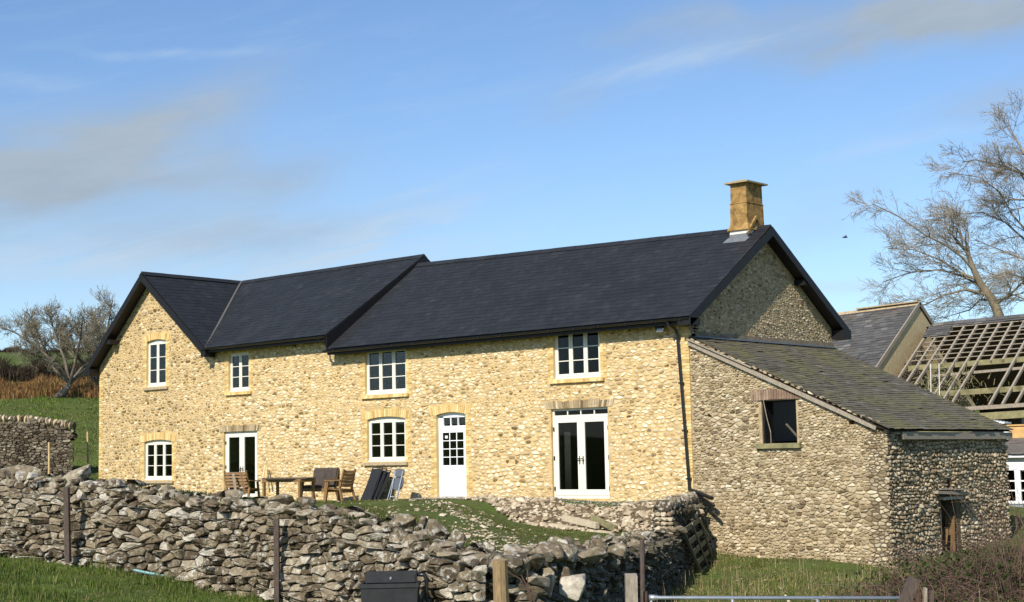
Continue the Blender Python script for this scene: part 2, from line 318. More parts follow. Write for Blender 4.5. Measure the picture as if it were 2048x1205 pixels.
A_pts = shared+[(-26.5, -2, .35), (-29, -6, .6), (-22, -2, .12), (-20, -5, .1), (-15, -8, .1), (-24, -8, .5), (-14, -14, .55), (-8, -16, .7), (-20, -18, .8),
    (-1, -17.3, .75), (2.5, -16.5, .42), (4.7, -16.2, .22), (6.2, -16.0, .08), (7.2, -16, -.05), (8.2, -16.2, -.28), (8.9, -16.6, -.4), (6.2, -12.6, -.62), (4.5, -9.4, -.76), (3.0, -6.6, -.8), (1.7, -4.2, -.72), (.7, -2.3, -.6),
    (-20, -.2, -.1), (-12, -.2, -.08), (-8, -.2, 0), (-4, -.2, -.03), (-.5, -.2, -.02), (-19, -3.5, -.1), (-12, -3.5, -.08), (-8.5, -3.5, 0), (-7.5, -1.4, 0), (-6.5, -1.25, -.02), (-4, -.95, -.05), (-.6, -.9, -.05),
    (-2.9, -5.6, .06), (-4.5, -4.2, .05), (.9, -9.9, .06), (3.9, -13.2, .04), (-5.6, -2.9, .0), (-6.6, -1.9, .0), (-3.5, -2.5, -.60), (-2, -2.3, -.68), (0, -2.3, -.68), (.2, -5.2, -.68), (3.0, -9.2, -.62), (5.6, -12.9, -.5), (-1.4, -4.0, -.64), (-10, -10, .05), (-4, -12, .1), (-30, 0, .9)]
B_pts = shared+[(-16, -23.2, -.05), (-8, -20.8, -.15), (-1.1, -18.9, -.26), (.46, -18.4, -.37), (2.5, -18, -.56), (4.56, -17.8, -.79), (6.1, -17.8, -.98), (8.2, -17.9, -1.22), (9.6, -18, -1.4), (8.4, -14.8, -1.5), (7.2, -12.5, -1.6), (5.4, -8.9, -1.66),
    (3.9, -6, -1.72), (2.7, -4.0, -1.72), (1.7, -2.0, -1.6), (.73, 0, -1.32), (1.0, -.6, -1.45), (3.4, -2, -1.55), (3.64, 0, -1.39), (5.33, 0, -1.55), (5.6, 3, -1.4), (5.6, 6.6, -1.2), (12, 0, -1.45), (10, -8, -1.58), (12, -14, -1.6), (14, -18, -1.55), (11.8, -18.4, -1.5),
    (3.6, -21, -.58), (0, -22, -.2), (7, -20.5, -1.1), (15, -25, -1.4), (-10, -25, .1), (8, -26, -.9), (22, -31, -.9), (0, -40, -.5), (30, -20, -1.2), (20, -50, -1), (18, -10, -1.5)]
gA, gB = make_rbf(A_pts), make_rbf(B_pts)
# house-side polygon
HP = [(-60, -25)]+[(p[0], p[1]) for p in WPATH]+[(p[0], p[1]) for p in YPATH[1:]]+[(0.05, 0), (0, 6), (-60, 30)]
def inside(poly, x, y):
    x = np.asarray(x, float); y = np.asarray(y, float); r = np.zeros(x.shape, bool); n = len(poly)
    for i in range(n):
        x0, y0 = poly[i]; x1, y1 = poly[(i+1) % n]
        if y0 == y1: continue
        c = ((y0 > y) != (y1 > y)) & (x < (x1-x0)*(y-y0)/(y1-y0)+x0); r ^= c
    return r
def ground(x, y):
    x = np.asarray(x, float); y = np.asarray(y, float)
    ins = inside(HP, x, y); z = np.where(ins, gA(x, y), gB(x, y))
    s = hill_s(x, y); w = np.clip((s-62)/14, 0, 1); w = np.maximum(w, np.clip((np.hypot(x, y+5)-60)/25, 0, 1))
    z = z*(1-w)+hill(x, y)*w
    return z
def gz(x, y): return float(ground(np.array([x]), np.array([y]))[0])

def f_ground(t):
    pos, rnd = geo(t); n1 = t.noise(pos, .5, 5, .6); n2 = t.noise(pos, 6, 6, .7); n3 = t.noise(pos, .05, 4, .55)
    c = t.ramp(n2, [(.3, (.05, .08, .018)), (.5, (.085, .125, .03)), (.7, (.125, .165, .045))])
    c = t.mix(t.ramp(n1, [(.45, (0, 0, 0)), (.7, (.6, .6, .6))]), c, (.10, .115, .035))
    c = t.mix(t.ramp(n3, [(.5, (0, 0, 0)), (.7, (.35, .35, .35))]), c, (.13, .13, .05))
    c = t.mix(t.ramp(t.noise(pos, 1.3, 6, .7), [(.48, (0, 0, 0)), (.62, (.55, .55, .55))]), c, (.115, .09, .05))
    finish(t, c, 1, n2, .9, .06, .05)
M['turf'] = mat('turf', f_ground)
def build_ground():
    # fine local sheet plus coarse far sheet in one grid with varying spacing
    def axis(a, b, fine, f0, f1):
        xs = list(np.arange(f0, f1, fine)); s = fine; x = f1
        while x < b: xs.append(x); s *= 1.13; x += s
        s = fine; x = f0-fine
        while x > a: xs.insert(0, x); s *= 1.13; x -= s
        return np.array(xs)
    X = axis(-2500, 2500, .3, -34, 24); Y = axis(-2500, 2500, .3, -34, 14)
    gx, gy = np.meshgrid(X, Y, indexing='ij'); z = ground(gx, gy)
    z += .05*np.sin(gx*1.3+np.sin(gy*.9))*np.sin(gy*1.7)*np.clip((np.abs(gy+25))/8, 0.1, .6)
    nx, ny = z.shape; V = np.stack([gx.ravel(), gy.ravel(), z.ravel()], 1)
    i, j = np.meshgrid(np.arange(nx-1), np.arange(ny-1), indexing='ij'); a = (i*ny+j).ravel()
    F = np.stack([a, a+ny, a+ny+1, a+1], 1)
    me = bpy.data.meshes.new('ground'); me.from_pydata(V.tolist(), [], F.tolist()); me.materials.append(M['turf']); me.polygons.foreach_set('use_smooth', [True]*len(F))
    o = bpy.data.objects.new('ground', me); COL.objects.link(o); tag(o, kind='structure')
build_ground()

# ------------------------------------------------------------------ stone walling on flat faces
def in_poly(poly, u, v): return bool(inside(poly, np.array([u]), np.array([v]))[0])
def stones(mb, O, U, N, poly, holes, su=.24, sv=.12, relief=.022, gap=.016, mat=0, seed=1, wob=.05, rough=.12, size_var=.5, emb=None, aspect=1.75, extra=None, chip=.5, rim=.015, prof=((1.0, -1), (.94, .6), (.72, .93), (.36, 1.0)), cut=(.16, .32), crag=.13, matf=None):
    """irregular rubble stones packed edge to edge (Voronoi cells of jittered courses) on plane O + u*U + v*z ; N outward normal"""
    rg = random.Random(seed); O = np.array(O, float); U = np.array(U, float); N = np.array(N, float); Z = np.array([0, 0, 1.0])
    if emb is None: emb = lambda u, v, n: O+U*u[:, None]+Z*v[:, None]+N*n[:, None]
    us = [p[0] for p in poly]; vs = [p[1] for p in poly]; u0, u1, v0, v1 = min(us), max(us), min(vs), max(vs)
    ph = [rg.uniform(0, 6) for _ in range(4)]; pts = []
    v = v0-sv
    while v < v1+sv:
        h = sv*rg.uniform(1-size_var, 1+size_var*.8); u = u0-rg.uniform(0, su)-.1
        while u < u1+.2:
            big = 1+.45*math.sin(u*.9+ph[2])*math.sin(v*1.7+ph[3]); w = max(.35*su, su*big*(1+size_var*rg.gauss(0, .75)))
            pts.append((u+w/2, v+h/2+wob*math.sin(u*1.3+ph[0])+wob*.6*math.sin(u*3.7+ph[1]+v*2)+rg.gauss(0, sv*.17))); 
            if w > su*1.5 and rg.random() < .35: pts.append((u+w/2+rg.uniform(-.3, .3)*w, v+h*rg.choice((.05, .95))))
            u += w
        v += h
    C = np.array(pts); S = C*np.array([1.0, aspect]); n = len(S)
    cin = inside(poly, C[:, 0], C[:, 1])
    for (h0, h1, k0, k1) in holes: cin &= ~((C[:, 0] > h0) & (C[:, 0] < h1) & (C[:, 1] > k0) & (C[:, 1] < k1))
    if extra is not None: cin &= extra(C[:, 0], C[:, 1])
    K = 15; idx = np.nonzero(cin)[0]; R = su*2.0
    for c0 in range(0, len(idx), 1500):
        ii = idx[c0:c0+1500]; D = (S[ii, 0][:, None]-S[None, :, 0])**2+(S[ii, 1][:, None]-S[None, :, 1])**2; nb = np.argpartition(D, K, axis=1)[:, :K]
        for row, i in enumerate(ii):
            si = S[i]; cell = [(si[0]-R, si[1]-R), (si[0]+R, si[1]-R), (si[0]+R, si[1]+R), (si[0]-R, si[1]+R)]
            for j in nb[row]:
                if j == i: continue
                mx, my = (si+S[j])/2; nx_, ny_ = S[j]-si; res = []; m = len(cell); dd = [(q[0]-mx)*nx_+(q[1]-my)*ny_ for q in cell]
                if max(dd) <= 0: continue
                for a_ in range(m):
                    p, q = cell[a_], cell[(a_+1) % m]; dp, dq = dd[a_], dd[(a_+1) % m]
                    if dp <= 0: res.append(p)
                    if dp*dq < 0: t = dp/(dp-dq); res.append((p[0]+(q[0]-p[0])*t, p[1]+(q[1]-p[1])*t))
                cell = res
                if len(cell) < 3: break
            if len(cell) < 3: continue
            P = np.array(cell)/np.array([1.0, aspect]); c = P.mean(0)
            Q = []
            m = len(P); f = rg.uniform(*cut)
            for a_ in range(m):                                   # cut the corners
                p, q = P[a_], P[(a_+1) % m]
                if np.hypot(*(q-p)) < .012: Q.append((p+q)/2); continue
                Q.append(p+(q-p)*f); Q.append(q+(p-q)*f)
            Q = np.array(Q); c = Q.mean(0); rr = np.hypot(*(Q-c).T); g = np.clip(1-gap*.5*rg.uniform(.5, 1.8)/np.maximum(rr, .01), .3, .98)
            Q = c+(Q-c)*(g*np.array([rg.uniform(1-rough, 1+rough*.25) for _ in range(len(Q))]))[:, None]
            for (h0, h1, k0, k1) in holes:                         # keep clear of openings
                for q in Q:
                    if h0 < q[0] < h1 and k0 < q[1] < k1:
                        e = [(q[0]-h0, 0, h0), (h1-q[0], 0, h1), (q[1]-k0, 1, k0), (k1-q[1], 1, k1)]; _, ax, val = min(e); q[ax] = val
            Q[:, 0] = np.clip(Q[:, 0], u0, u1); m = len(Q); sz = (Q.max(0)-Q.min(0)); 
            if min(sz) < .015: continue
            re = relief*rg.uniform(.25, 1.6)*min(1.2, .5+min(sz)/sv*.6); tu, tv = rg.uniform(-chip, chip)*re, rg.uniform(-chip, chip)*re; V = []
            d = Q-c; uu, vv, nn = [], [], []; base = tu*d[:, 0]/sz[0]*2+tv*d[:, 1]/sz[1]*2
            for sc, ht in prof:
                uu.append(c[0]+d[:, 0]*sc); vv.append(c[1]+d[:, 1]*sc); nn.append(np.full(m, -rim) if ht < 0 else re*(ht+RNG.uniform(-crag, crag, m))+base*sc)
            uu.append(c[:1]); vv.append(c[1:]); nn.append(np.array([re]))
            V = emb(np.concatenate(uu), np.concatenate(vv), np.concatenate(nn))
            F = [(r*m+j, r*m+(j+1) % m, (r+1)*m+(j+1) % m, (r+1)*m+j) for r in range(3) for j in range(m)]+[(3*m+j, 3*m+(j+1) % m, 4*m) for j in range(m)]
            mb.add(V, F, mat if matf is None else matf(c[0], c[1], rg))
def face_poly(mb, O, U, N, poly, holes, depth=.3, mat=0):
    O = np.array(O, float); U = np.array(U, float); N = np.array(N, float); Z = np.array([0, 0, 1.0])
    loops = [[Vector((p[0], p[1], 0)) for p in poly]]+[[Vector((a, c, 0)), Vector((a, d, 0)), Vector((b, d, 0)), Vector((b, c, 0))] for a, b, c, d in holes]
    tr = tessellate_polygon(loops); flat = [p for l in loops for p in l]; n = len(flat)
    V = [O+U*p.x+Z*p.y for p in flat]+[O+U*p.x+Z*p.y-N*depth for p in flat]
    F = [tuple(t) for t in tr]+[tuple(i+n for i in t)[::-1] for t in tr]
    k = 0
    for l in loops:
        m = len(l); F += [(k+i, k+(i+1) % m, k+(i+1) % m+n, k+i+n) for i in range(m)]; k += m
    mb.add(V, F, mat)

# real slates on a slope
def clip(poly, cl):
    for i in range(len(cl)):
        a, b = cl[i], cl[(i+1) % len(cl)]; res = []
        for j in range(len(poly)):
            p, q = poly[j], poly[(j+1) % len(poly)]
            sp = (b[0]-a[0])*(p[1]-a[1])-(b[1]-a[1])*(p[0]-a[0]); sq = (b[0]-a[0])*(q[1]-a[1])-(b[1]-a[1])*(q[0]-a[0])
            if sp >= 0: res.append(p)
            if sp*sq < 0: t = sp/(sp-sq); res.append((p[0]+(q[0]-p[0])*t, p[1]+(q[1]-p[1])*t))
        poly = res
        if len(poly) < 3: return []
    return poly
def slates(mb, quad, w=.25, e=.2, th=.009, mat=0, seed=1, jit=.0, miss=0.0, deck=.12, deckmat=1, sag=0.0, rag=0.0):
    """quad: 3D corner list, first edge = eave (left to right as seen from outside)"""
    rg = random.Random(seed); Q = [np.array(p, float) for p in quad]
    U = Q[1]-Q[0]; U /= np.linalg.norm(U); N = np.cross(U, Q[2]-Q[0]); N /= np.linalg.norm(N); Vd = np.cross(N, U)
    P = [((p-Q[0])@U, (p-Q[0])@Vd) for p in Q]; umax = max(p[0] for p in P); umin = min(p[0] for p in P); vmax = max(p[1] for p in P)
    L = umax-umin
    d4 = float((Q[3]-Q[0])@N) if len(Q) == 4 else 0.0
    def S(u, v): return d4*max(0, min(1, v/vmax))*(1-max(0, min(1, (u-umin)/L)))-sag*math.sin(max(0, min(1, (u-umin)/L))*math.pi)*math.sin(max(0, min(1, v/vmax))*math.pi)
    k = 0; v = -.03
    CL = [(p[0]+(0), p[1]) for p in P]; CL[0] = (CL[0][0], -.04); CL[1] = (CL[1][0], -.04)
    while v < vmax:
        u = umin-(w/2 if k % 2 else 0)-rg.uniform(0, .01); dv = rg.uniform(-1, 1)*rag
        while u < umax:
            ww = w*(1+rg.uniform(-1, 1)*jit); j1 = rg.uniform(-1, 1)*jit*.1
            if rg.random() > miss:
                r = [(u, v+j1), (u+ww-.004, v+j1), (u+ww-.004, v+e+.03), (u, v+e+.03)]
                c = clip(r, CL)
                if len(c) >= 3:
                    lift = th*(1.6+rg.uniform(-.5, 1.2)*(1 if jit else .3))
                    tops = [Q[0]+U*a+Vd*b+N*(lift*(1-(b-v)/(e+.03))+.002+S(a, b)) for a, b in c]; bots = [p-N*th for p in tops]; n = len(c)
                    mb.add(tops+bots, [tuple(range(n))]+[(i, i+n, (i+1) % n+n, (i+1) % n) for i in range(n)], mat)
            u += ww
        v += e; k += 1
    n = len(Q); 
    if deck:
        nu, nv = 12, 6
        D = [p-N*.012 for p in Q]
        if len(Q) == 4:
            D = [];
            for i in range(nu+1):
                for j in range(nv+1):
                    a = Q[0]+(Q[1]-Q[0])*i/nu; b = Q[3]+(Q[2]-Q[3])*i/nu; p = a+(b-a)*j/nv; pv = ((p-Q[0])@Vd)/vmax; pu = ((p-Q[0])@U-umin)/L; D.append(p-N*(.014+sag*math.sin(max(0, min(1, pu))*math.pi)*math.sin(max(0, min(1, pv))*math.pi)))
            m = len(D); mb.add(D+[p-N*deck for p in D], [(i*(nv+1)+j, (i+1)*(nv+1)+j, (i+1)*(nv+1)+j+1, i*(nv+1)+j+1) for i in range(nu) for j in range(nv)]+[(m+i*(nv+1)+j, m+i*(nv+1)+j+1, m+(i+1)*(nv+1)+j+1, m+(i+1)*(nv+1)+j) for i in range(nu) for j in range(nv)], deckmat)
        else: mb.add(D+[p-N*deck for p in D], [tuple(range(n)), tuple(range(2*n-1, n-1, -1))]+[(i, i+n, (i+1) % n+n, (i+1) % n) for i in range(n)], deckmat)

# angular rocks from a library of convex hulls
import bmesh
def hull_lib(num, npts, p=3.0, seed=3):
    rg = random.Random(seed); L = []
    for _ in range(num):
        bm = bmesh.new()
        for i in range(npts):
            v = np.array([rg.gauss(0, 1) for _ in range(3)]); v /= (np.abs(v)**p).sum()**(1/p); v *= rg.uniform(.82, 1.05)
            bm.verts.new(v)
        r = bmesh.ops.convex_hull(bm, input=bm.verts)
        dead = [e for e in r['geom_interior'] if isinstance(e, bmesh.types.BMVert)]
        bmesh.ops.delete(bm, geom=dead, context='VERTS')
        bmesh.ops.bevel(bm, geom=bm.edges[:], offset=.06, segments=1, affect='EDGES')
        bm.verts.index_update(); L.append((np.array([v.co[:] for v in bm.verts]), [tuple(v.index for v in f.verts) for f in bm.faces])); bm.free()
    return L
ROCKS = hull_lib(36, 20, 5.0); RUB = hull_lib(24, 11, 2.2, 9)
def rotm(ax, ay, az):
    ca, sa, cb, sb, cc, s_ = math.cos(ax), math.sin(ax), math.cos(ay), math.sin(ay), math.cos(az), math.sin(az)
    X = np.array([[1, 0, 0], [0, ca, -sa], [0, sa, ca]]); Y = np.array([[cb, 0, sb], [0, 1, 0], [-sb, 0, cb]]); Zm = np.array([[cc, -s_, 0], [s_, cc, 0], [0, 0, 1]])
    return Zm@Y@X
def rock(mb, c, size, rot, rg, mat=0, lib=None):
    v, f = rg.choice(lib or ROCKS); fl = np.array([rg.choice((-1, 1)), rg.choice((-1, 1)), rg.choice((-1, 1))])
    V = (v*fl*np.array(size)/2)@rotm(*rot).T+np.array(c)
    if fl.prod() < 0: f = [t[::-1] for t in f]
    mb.add(V, f, mat)
def drystone(mb, path, side, sw=.27, sh=.11, thick=.55, seed=5, cope='loose', mat=0, core=1, cmat=None, relief=.07, batter=.05, both=True, cap=1.0, gap=.012):
    cmat = mat if cmat is None else cmat
    """path: (x,y,ztop,zbase); side=+1: main face on the right hand of the walking direction"""
    rg = random.Random(seed); P = np.array(path, float); seg = np.hypot(*(P[1:, :2]-P[:-1, :2]).T); S = np.concatenate([[0], np.cumsum(seg)]); L = S[-1]
    def at(s): return np.array([np.interp(s, S, P[:, k]) for k in range(4)])
    def tan(s): a, b = at(max(0, s-.3)), at(min(L, s+.3)); t = (b-a)[:2]; return t/np.linalg.norm(t)
    G = np.linspace(-.2, L+.2, int(L*5)+4); GA = np.array([at(min(max(g, 0), L)) for g in G]); GT = np.array([tan(min(max(g, 0), L)) for g in G]); zmax = P[:, 2].max(); zmin = P[:, 3].min()-.1
    jig = lambda s: .06*np.sin(s*2.9+seed)+.05*np.sin(s*7.3)
    for fs in ((side, -side) if both else (side,)):
        def emb(u, v, n):
            x, y = np.interp(u, G, GA[:, 0]), np.interp(u, G, GA[:, 1]); tx, ty = np.interp(u, G, GT[:, 0]), np.interp(u, G, GT[:, 1]); zt = np.interp(u, G, GA[:, 2])
            o = thick/2+n+batter*(zt-v)+.03*np.sin(u*1.7)*np.sin(v*4); return np.stack([x+ty*fs*o, y-tx*fs*o, v], 1)
        lim = (lambda u, v: (v < np.interp(u, G, GA[:, 2])+jig(u)) & (v > np.interp(u, G, GA[:, 3])-.15)) if fs == side else (lambda u, v: (v < np.interp(u, G, GA[:, 2])+jig(u)) & (v > np.interp(u, G, GA[:, 2])-.5))
        nb = mb.n; nf = len(mb.f)
        stones(mb, (0, 0, 0), X_, X_, [(0, zmin), (L, zmin), (L, zmax+.1), (0, zmax+.1)], [], sw, sh, relief, gap, mat, seed+(fs > 0)*3, .05, .13, .6, emb, 1.9, lim, .9, .07, ((1.0, -1), (.97, .72), (.80, 1.0), (.42, 1.02)), (.06, .2), .24)
        if fs < 0: mb.f[nf:] = [t[::-1] for t in mb.f[nf:]]
    s = 0
    while s < L:
        q = at(s); t = tan(s); az = math.atan2(t[1], t[0])
        if cope == 'loose':
            w = rg.uniform(.10, .34)
            for off in (-.22, -.05, .12, .25):
                if rg.random() < .85*cap:
                    rock(mb, (q[0]+t[1]*off+rg.uniform(-.05, .05), q[1]-t[0]*off, q[2]+rg.uniform(-.07, .015)), (w*rg.uniform(.6, 1.2), rg.uniform(.15, .28), rg.uniform(.06, .17)), (rg.uniform(-.4, .4), rg.uniform(-.4, .4), az+rg.uniform(-1, 1)), rg, mat)
            s += w*.6
        else:
            w = rg.uniform(.07, .16); rock(mb, (q[0], q[1], q[2]+.10), (w*1.15, thick*rg.uniform(.8, 1.0), rg.uniform(.26, .38)), (rg.uniform(-.1, .1), rg.uniform(-.15, .15), az), rg, cmat); s += w
    n = len(P)
    for i in range(n-1):
        a, b = P[i], P[i+1]; t = (b-a)[:2]; Ls = np.linalg.norm(t); t /= Ls; r = np.array([t[1], -t[0]]); w = thick/2-.07
        V = []
        a = a.copy(); b = b.copy()
        if i == 0: a[:2] += t*.3
        if i == n-2: b[:2] -= t*.3
        for q in (a, b):
            bb = batter*(q[2]-q[3]+.3)*.6
            for sg in (-1, 1): V += [(q[0]+r[0]*(w+bb)*sg, q[1]+r[1]*(w+bb)*sg, q[3]-.3), (q[0]+r[0]*w*sg, q[1]+r[1]*w*sg, q[2]-.05)]
        mb.add(V, [(0, 1, 3, 2), (4, 6, 7, 5), (0, 4, 5, 1), (2, 3, 7, 6), (1, 5, 7, 3), (0, 2, 6, 4)], core)
X_ = np.array([1., 0, 0])

# ================================================================== FARMHOUSE
FH = thing('farmhouse', (-13, 3, 0), 'long two storey cream stone farmhouse with new black slate roof and white windows', 'house')
def oj(name, mb, mats, parent=FH, smooth=False, label=None):
    o = obj(name, mb, mats, parent, smooth)
    if label: o['label'] = label
    return o
X, Yv, Zv = np.array([1., 0, 0]), np.array([0, 1., 0]), np.array([0, 0, 1.])
# openings: x0,x1,z0,z1
OP = dict(french=(-4.59, -2.64, 0.0, 2.40), door=(-8.93, -7.76, 0.0, 2.38), upR=(-4.45, -2.84, 3.19, 4.49), upM=(-11.91, -10.13, 3.08, 4.45), loM=(-11.84, -10.20, 1.07, 2.34),
          smallL=(-18.53, -17.46, 3.46, 4.75), gabU=(-23.15, -22.02, 3.83, 5.42), gabL=(-23.28, -21.64, .58, 1.91), frenchL=(-18.80, -17.06, -.12, 2.15))
arched = ('door', 'loM', 'gabU', 'gabL')
def grow(o, a, arch=.28, sill=.14): return (o[0]-a, o[1]+a, o[2]-sill, o[3]+arch)
def holes(names, k=0): return [(OP[n][0], OP[n][1], OP[n][2], OP[n][3]+(.075 if n in arched else 0)) for n in names]
mainN = ('french', 'door', 'upR', 'upM', 'loM'); leftN = ('smallL', 'gabU', 'gabL', 'frenchL')
def keepout(n):
    o = OP[n]
    if n in ('upR', 'upM', 'smallL'): return grow(o, .2, .2)
    if n in ('french', 'frenchL'): return grow(o, .05, .25)
    return grow(o, .22, .33)
# front walls of the main block and the cross gable, one continuous face
YL = 0.0
mb = MB(); poly = [(-13.2, -1.0), (0, -1.5), (0, 4.62), (-13.2, 4.62)]
face_poly(mb, (0, 0, 0), X, -Yv, poly, holes(mainN), .45, 0)
gp = [(-26.05, -.8), (-13.2, -.8), (-13.2, 5.0), (-19.35, 5.0), (-22.85, 7.70), (-26.05, 4.72)]
face_poly(mb, (0, 0, 0), X, -Yv, gp, holes(leftN), .5, 0)
HS = dict(prof=((1.0, -1), (.95, .7), (.72, 1.0), (.36, 1.05)), crag=.1, rim=.01)
pin = [(-25.95, -.4), (-.17, -.6), (-.17, 4.5), (-13.2, 4.5), (-13.2, 4.92), (-19.37, 4.92), (-22.85, 7.62), (-25.95, 4.7)]
def fmat(u, v, r):
    if r.random() < np.interp(u, [-22, -16.5], [.90, .10])-(.25 if v < .8 else 0): return 2
    return 2 if r.random() < .05+.10*(v > 4.0) else 1
stones(mb, (0, 0, 0), X, -Yv, pin, [keepout(n) for n in mainN+leftN]+[(-25, -7, -2, -.3)], 0.185, .088, .013, .040, 1, 21, .05, .17, .7, matf=fmat, **HS)
oj('front_wall', mb, [M['house_mortar'], M['house_stone'], M['gable_stone']], smooth=True)
# brick quoin at the right hand corner
mb = MB(); rg = random.Random(4); z = -1.3; k = 0
while z < 4.5:
    w = .22 if k % 2 else .11
    mb.b(-w-.004*rg.random(), .006, -.008-.004*rg.random(), .11, z, z+.066, 0); z += .076; k += 1
oj('corner_quoin', mb, [M['cream_brick']])
mb = MB(); z = -.5; k = 0
while z < 4.6:
    w = .22 if k % 2 else .12
    mb.b(-26.06, -26.05+w, YL-.012, YL+.1, z, z+.066, 0); z += .076; k += 1
oj('corner_quoin', mb, [M['red_brick'] if False else M['cream_brick']])
# gable end wall facing the lean-to
def Xg(n): return n
mb = MB(); gpoly = [(0.012, -1.4), (7.15, -1.4), (7.15, 4.62), (3.57, 7.05), (0.012, 4.66)]
face_poly(mb, (0, 0, 0), Yv, X, gpoly, [], .45, 0)
stones(mb, (0, 0, 0), Yv, X, [(.12, 4.12), (7.1, 4.12), (7.1, 4.5), (3.57, 6.95), (.12, 4.6)], [], .15, .08, .014, .034, 1, 41, .05, .2, .6, chip=.8, crag=.2)
oj('gable_wall', mb, [M['old_mortar'], M['old_stone']], smooth=True, label='old weathered gable wall of brown rubble above the lean-to')
mb = MB()   # cement fillet above the lean-to roof
mb.b(0, .035, .3, 7.2, 4.0, 4.2); oj('cement_fillet', mb, M['fillet'])
mb = MB()   # red bricks of the old corner
for k in range(5): mb.b(-.01, .012, .0, .16+.09*(k % 2), 4.22+k*.078, 4.288+k*.078)
oj('old_brick_corner', mb, M['red_brick'])
# back and far walls
mb = MB(); mb.b(-13.2, -.46, 6.9, 7.15, -1, 4.6); mb.b(-26.05, -13.0, 7.5, 7.75, -1, 5.0); mb.b(-26.05, -25.6, .43, 7.5, -1, 4.7)
oj('rear_wall', mb, M['gable_mortar'])
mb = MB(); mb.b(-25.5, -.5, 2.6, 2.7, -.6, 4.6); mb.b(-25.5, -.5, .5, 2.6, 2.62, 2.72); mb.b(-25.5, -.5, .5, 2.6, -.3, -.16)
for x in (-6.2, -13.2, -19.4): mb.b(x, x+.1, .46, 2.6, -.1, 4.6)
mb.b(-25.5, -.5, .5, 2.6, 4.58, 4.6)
oj('dark_room_backing', mb, M['room'])  # near-black partition added behind the windows so the rooms read dark

# ---- roofs
RL, RR = -13.2, .34
mb = MB()
slates(mb, [(RL, -.42, 4.57), (RR+.03, -.42, 4.55), (RR, 3.57, 7.20), (RL, 3.57, 7.49)], .25, .205, .0035, 0, 3, .02)
oj('main_roof', mb, [M['slate'], M['soffit']])
mb = MB(); slates(mb, [(RR, 7.56, 4.60), (RL, 7.56, 4.60), (RL, 3.57, 7.49), (RR, 3.57, 7.20)], .5, .4, .007, 0, 4)
oj('rear_roof', mb, [M['slate'], M['soffit']])
mb = MB(); slates(mb, [(-19.28, -.45, 4.96), (RL+.02, -.45, 5.0), (RL+.02, 3.9, 7.82), (-22.75, 3.9, 7.80)], .25, .205, .0035, 0, 5, .02)
oj('west_roof', mb, [M['slate'], M['soffit']])
mb = MB(); slates(mb, [(-19.22, -.42, 4.93), (-19.22, -.36, 4.93), (-22.75, 3.9, 7.80), (-22.87, -.42, 7.83)], .25, .205, .0035, 0, 6, .02)
oj('cross_gable_roof', mb, [M['slate'], M['soffit']])
mb = MB(); slates(mb, [(-26.30, 8.2, 4.66), (-26.30, -.42, 4.66), (-22.87, -.42, 7.83), (-22.75, 8.2, 7.80)], .5, .4, .007, 0, 7)
slates(mb, [(RL, 8.2, 5.0), (-22.7, 8.2, 5.0), (-22.75, 3.9, 7.80), (RL, 3.9, 7.82)], .5, .4, .007, 0, 8)
oj('rear_roof', mb, [M['slate'], M['soffit']])
def ridge(mb, p, q, side, mat=0):
    p, q, side = np.array(p, float), np.array(q, float), np.array(side, float); L = np.linalg.norm(q-p); n = max(1, int(L/.45)); rg = random.Random(int(L*10))
    for i in range(n):
        a = p+(q-p)*(i/n); b = p+(q-p)*((i+1)/n-.012/L); j = rg.uniform(0, .006)
        V = []
        for e in (a, b): V += [e+side*.17-Zv*(.105-j), e+Zv*(.035+j), e-side*.17-Zv*(.105-j), e-Zv*.03]
        mb.add(V, [(0, 1, 5, 4), (1, 2, 6, 5), (2, 3, 7, 6), (3, 0, 4, 7), (0, 3, 2, 1), (4, 5, 6, 7)], mat)
mb = MB(); ridge(mb, (RL, 3.57, 7.50), (RR, 3.57, 7.21), Yv); ridge(mb, (-22.7, 3.9, 7.82), (RL+.03, 3.9, 7.84), Yv); ridge(mb, (-22.87, -.43, 7.85), (-22.75, 3.95, 7.82), X)
oj('ridge_tiles', mb, M['slate'])
mb = MB(); mb.bar((-19.25, -.40, 4.975), (-22.72, 3.86, 7.83), .07, .02); oj('valley_lead', mb, M['grey_slate'])
# bargeboards, soffits
def barge(mb, p, q, h=.24, t=.035, drop=None):
    p, q = np.array(p, float), np.array(q, float); mb.add([p, q, q-Zv*h, p-Zv*h], [(0, 1, 2, 3)])
def slab(mb, a, b, off, h):
    a, b, off = np.array(a, float), np.array(b, float), np.array(off, float)
    V = [a, b, b+off, a+off]; V += [v-Zv*h for v in V]; mb.add(V, [(0, 1, 2, 3), (7, 6, 5, 4), (0, 4, 5, 1), (1, 5, 6, 2), (2, 6, 7, 3), (3, 7, 4, 0)])
mb = MB()
zt = -.02
slab(mb, (RR+.01, -.44, 4.55+zt), (RR+.01, 3.57, 7.20+zt), (.035, 0, 0), .25); slab(mb, (RR+.01, 7.58, 4.58+zt), (RR+.01, 3.57, 7.20+zt), (.035, 0, 0), .25)
slab(mb, (.0, -.44, 4.40), (.0, 3.57, 7.05), (.34, 0, 0), .03); slab(mb, (.0, 7.5, 4.45), (.0, 3.57, 7.05), (.34, 0, 0), .03)
mb.b(.0, RR+.05, 7.15, 7.6, 4.30, 4.56); mb.b(.0, RR+.045, -.46, -.02, 4.32, 4.50)
oj('bargeboard', mb, M['soffit']); mb = MB()
slab(mb, (-26.32, -.43, 4.66+zt), (-22.87, -.43, 7.83+zt), (0, -.035, 0), .27); slab(mb, (-19.2, -.43, 4.93+zt), (-22.87, -.43, 7.83+zt), (0, -.035, 0), .27)
slab(mb, (-26.32, -.43, 4.5), (-22.87, -.43, 7.66), (0, .36, 0), .03); slab(mb, (-19.2, -.43, 4.77), (-22.87, -.43, 7.66), (0, .36, 0), .03)
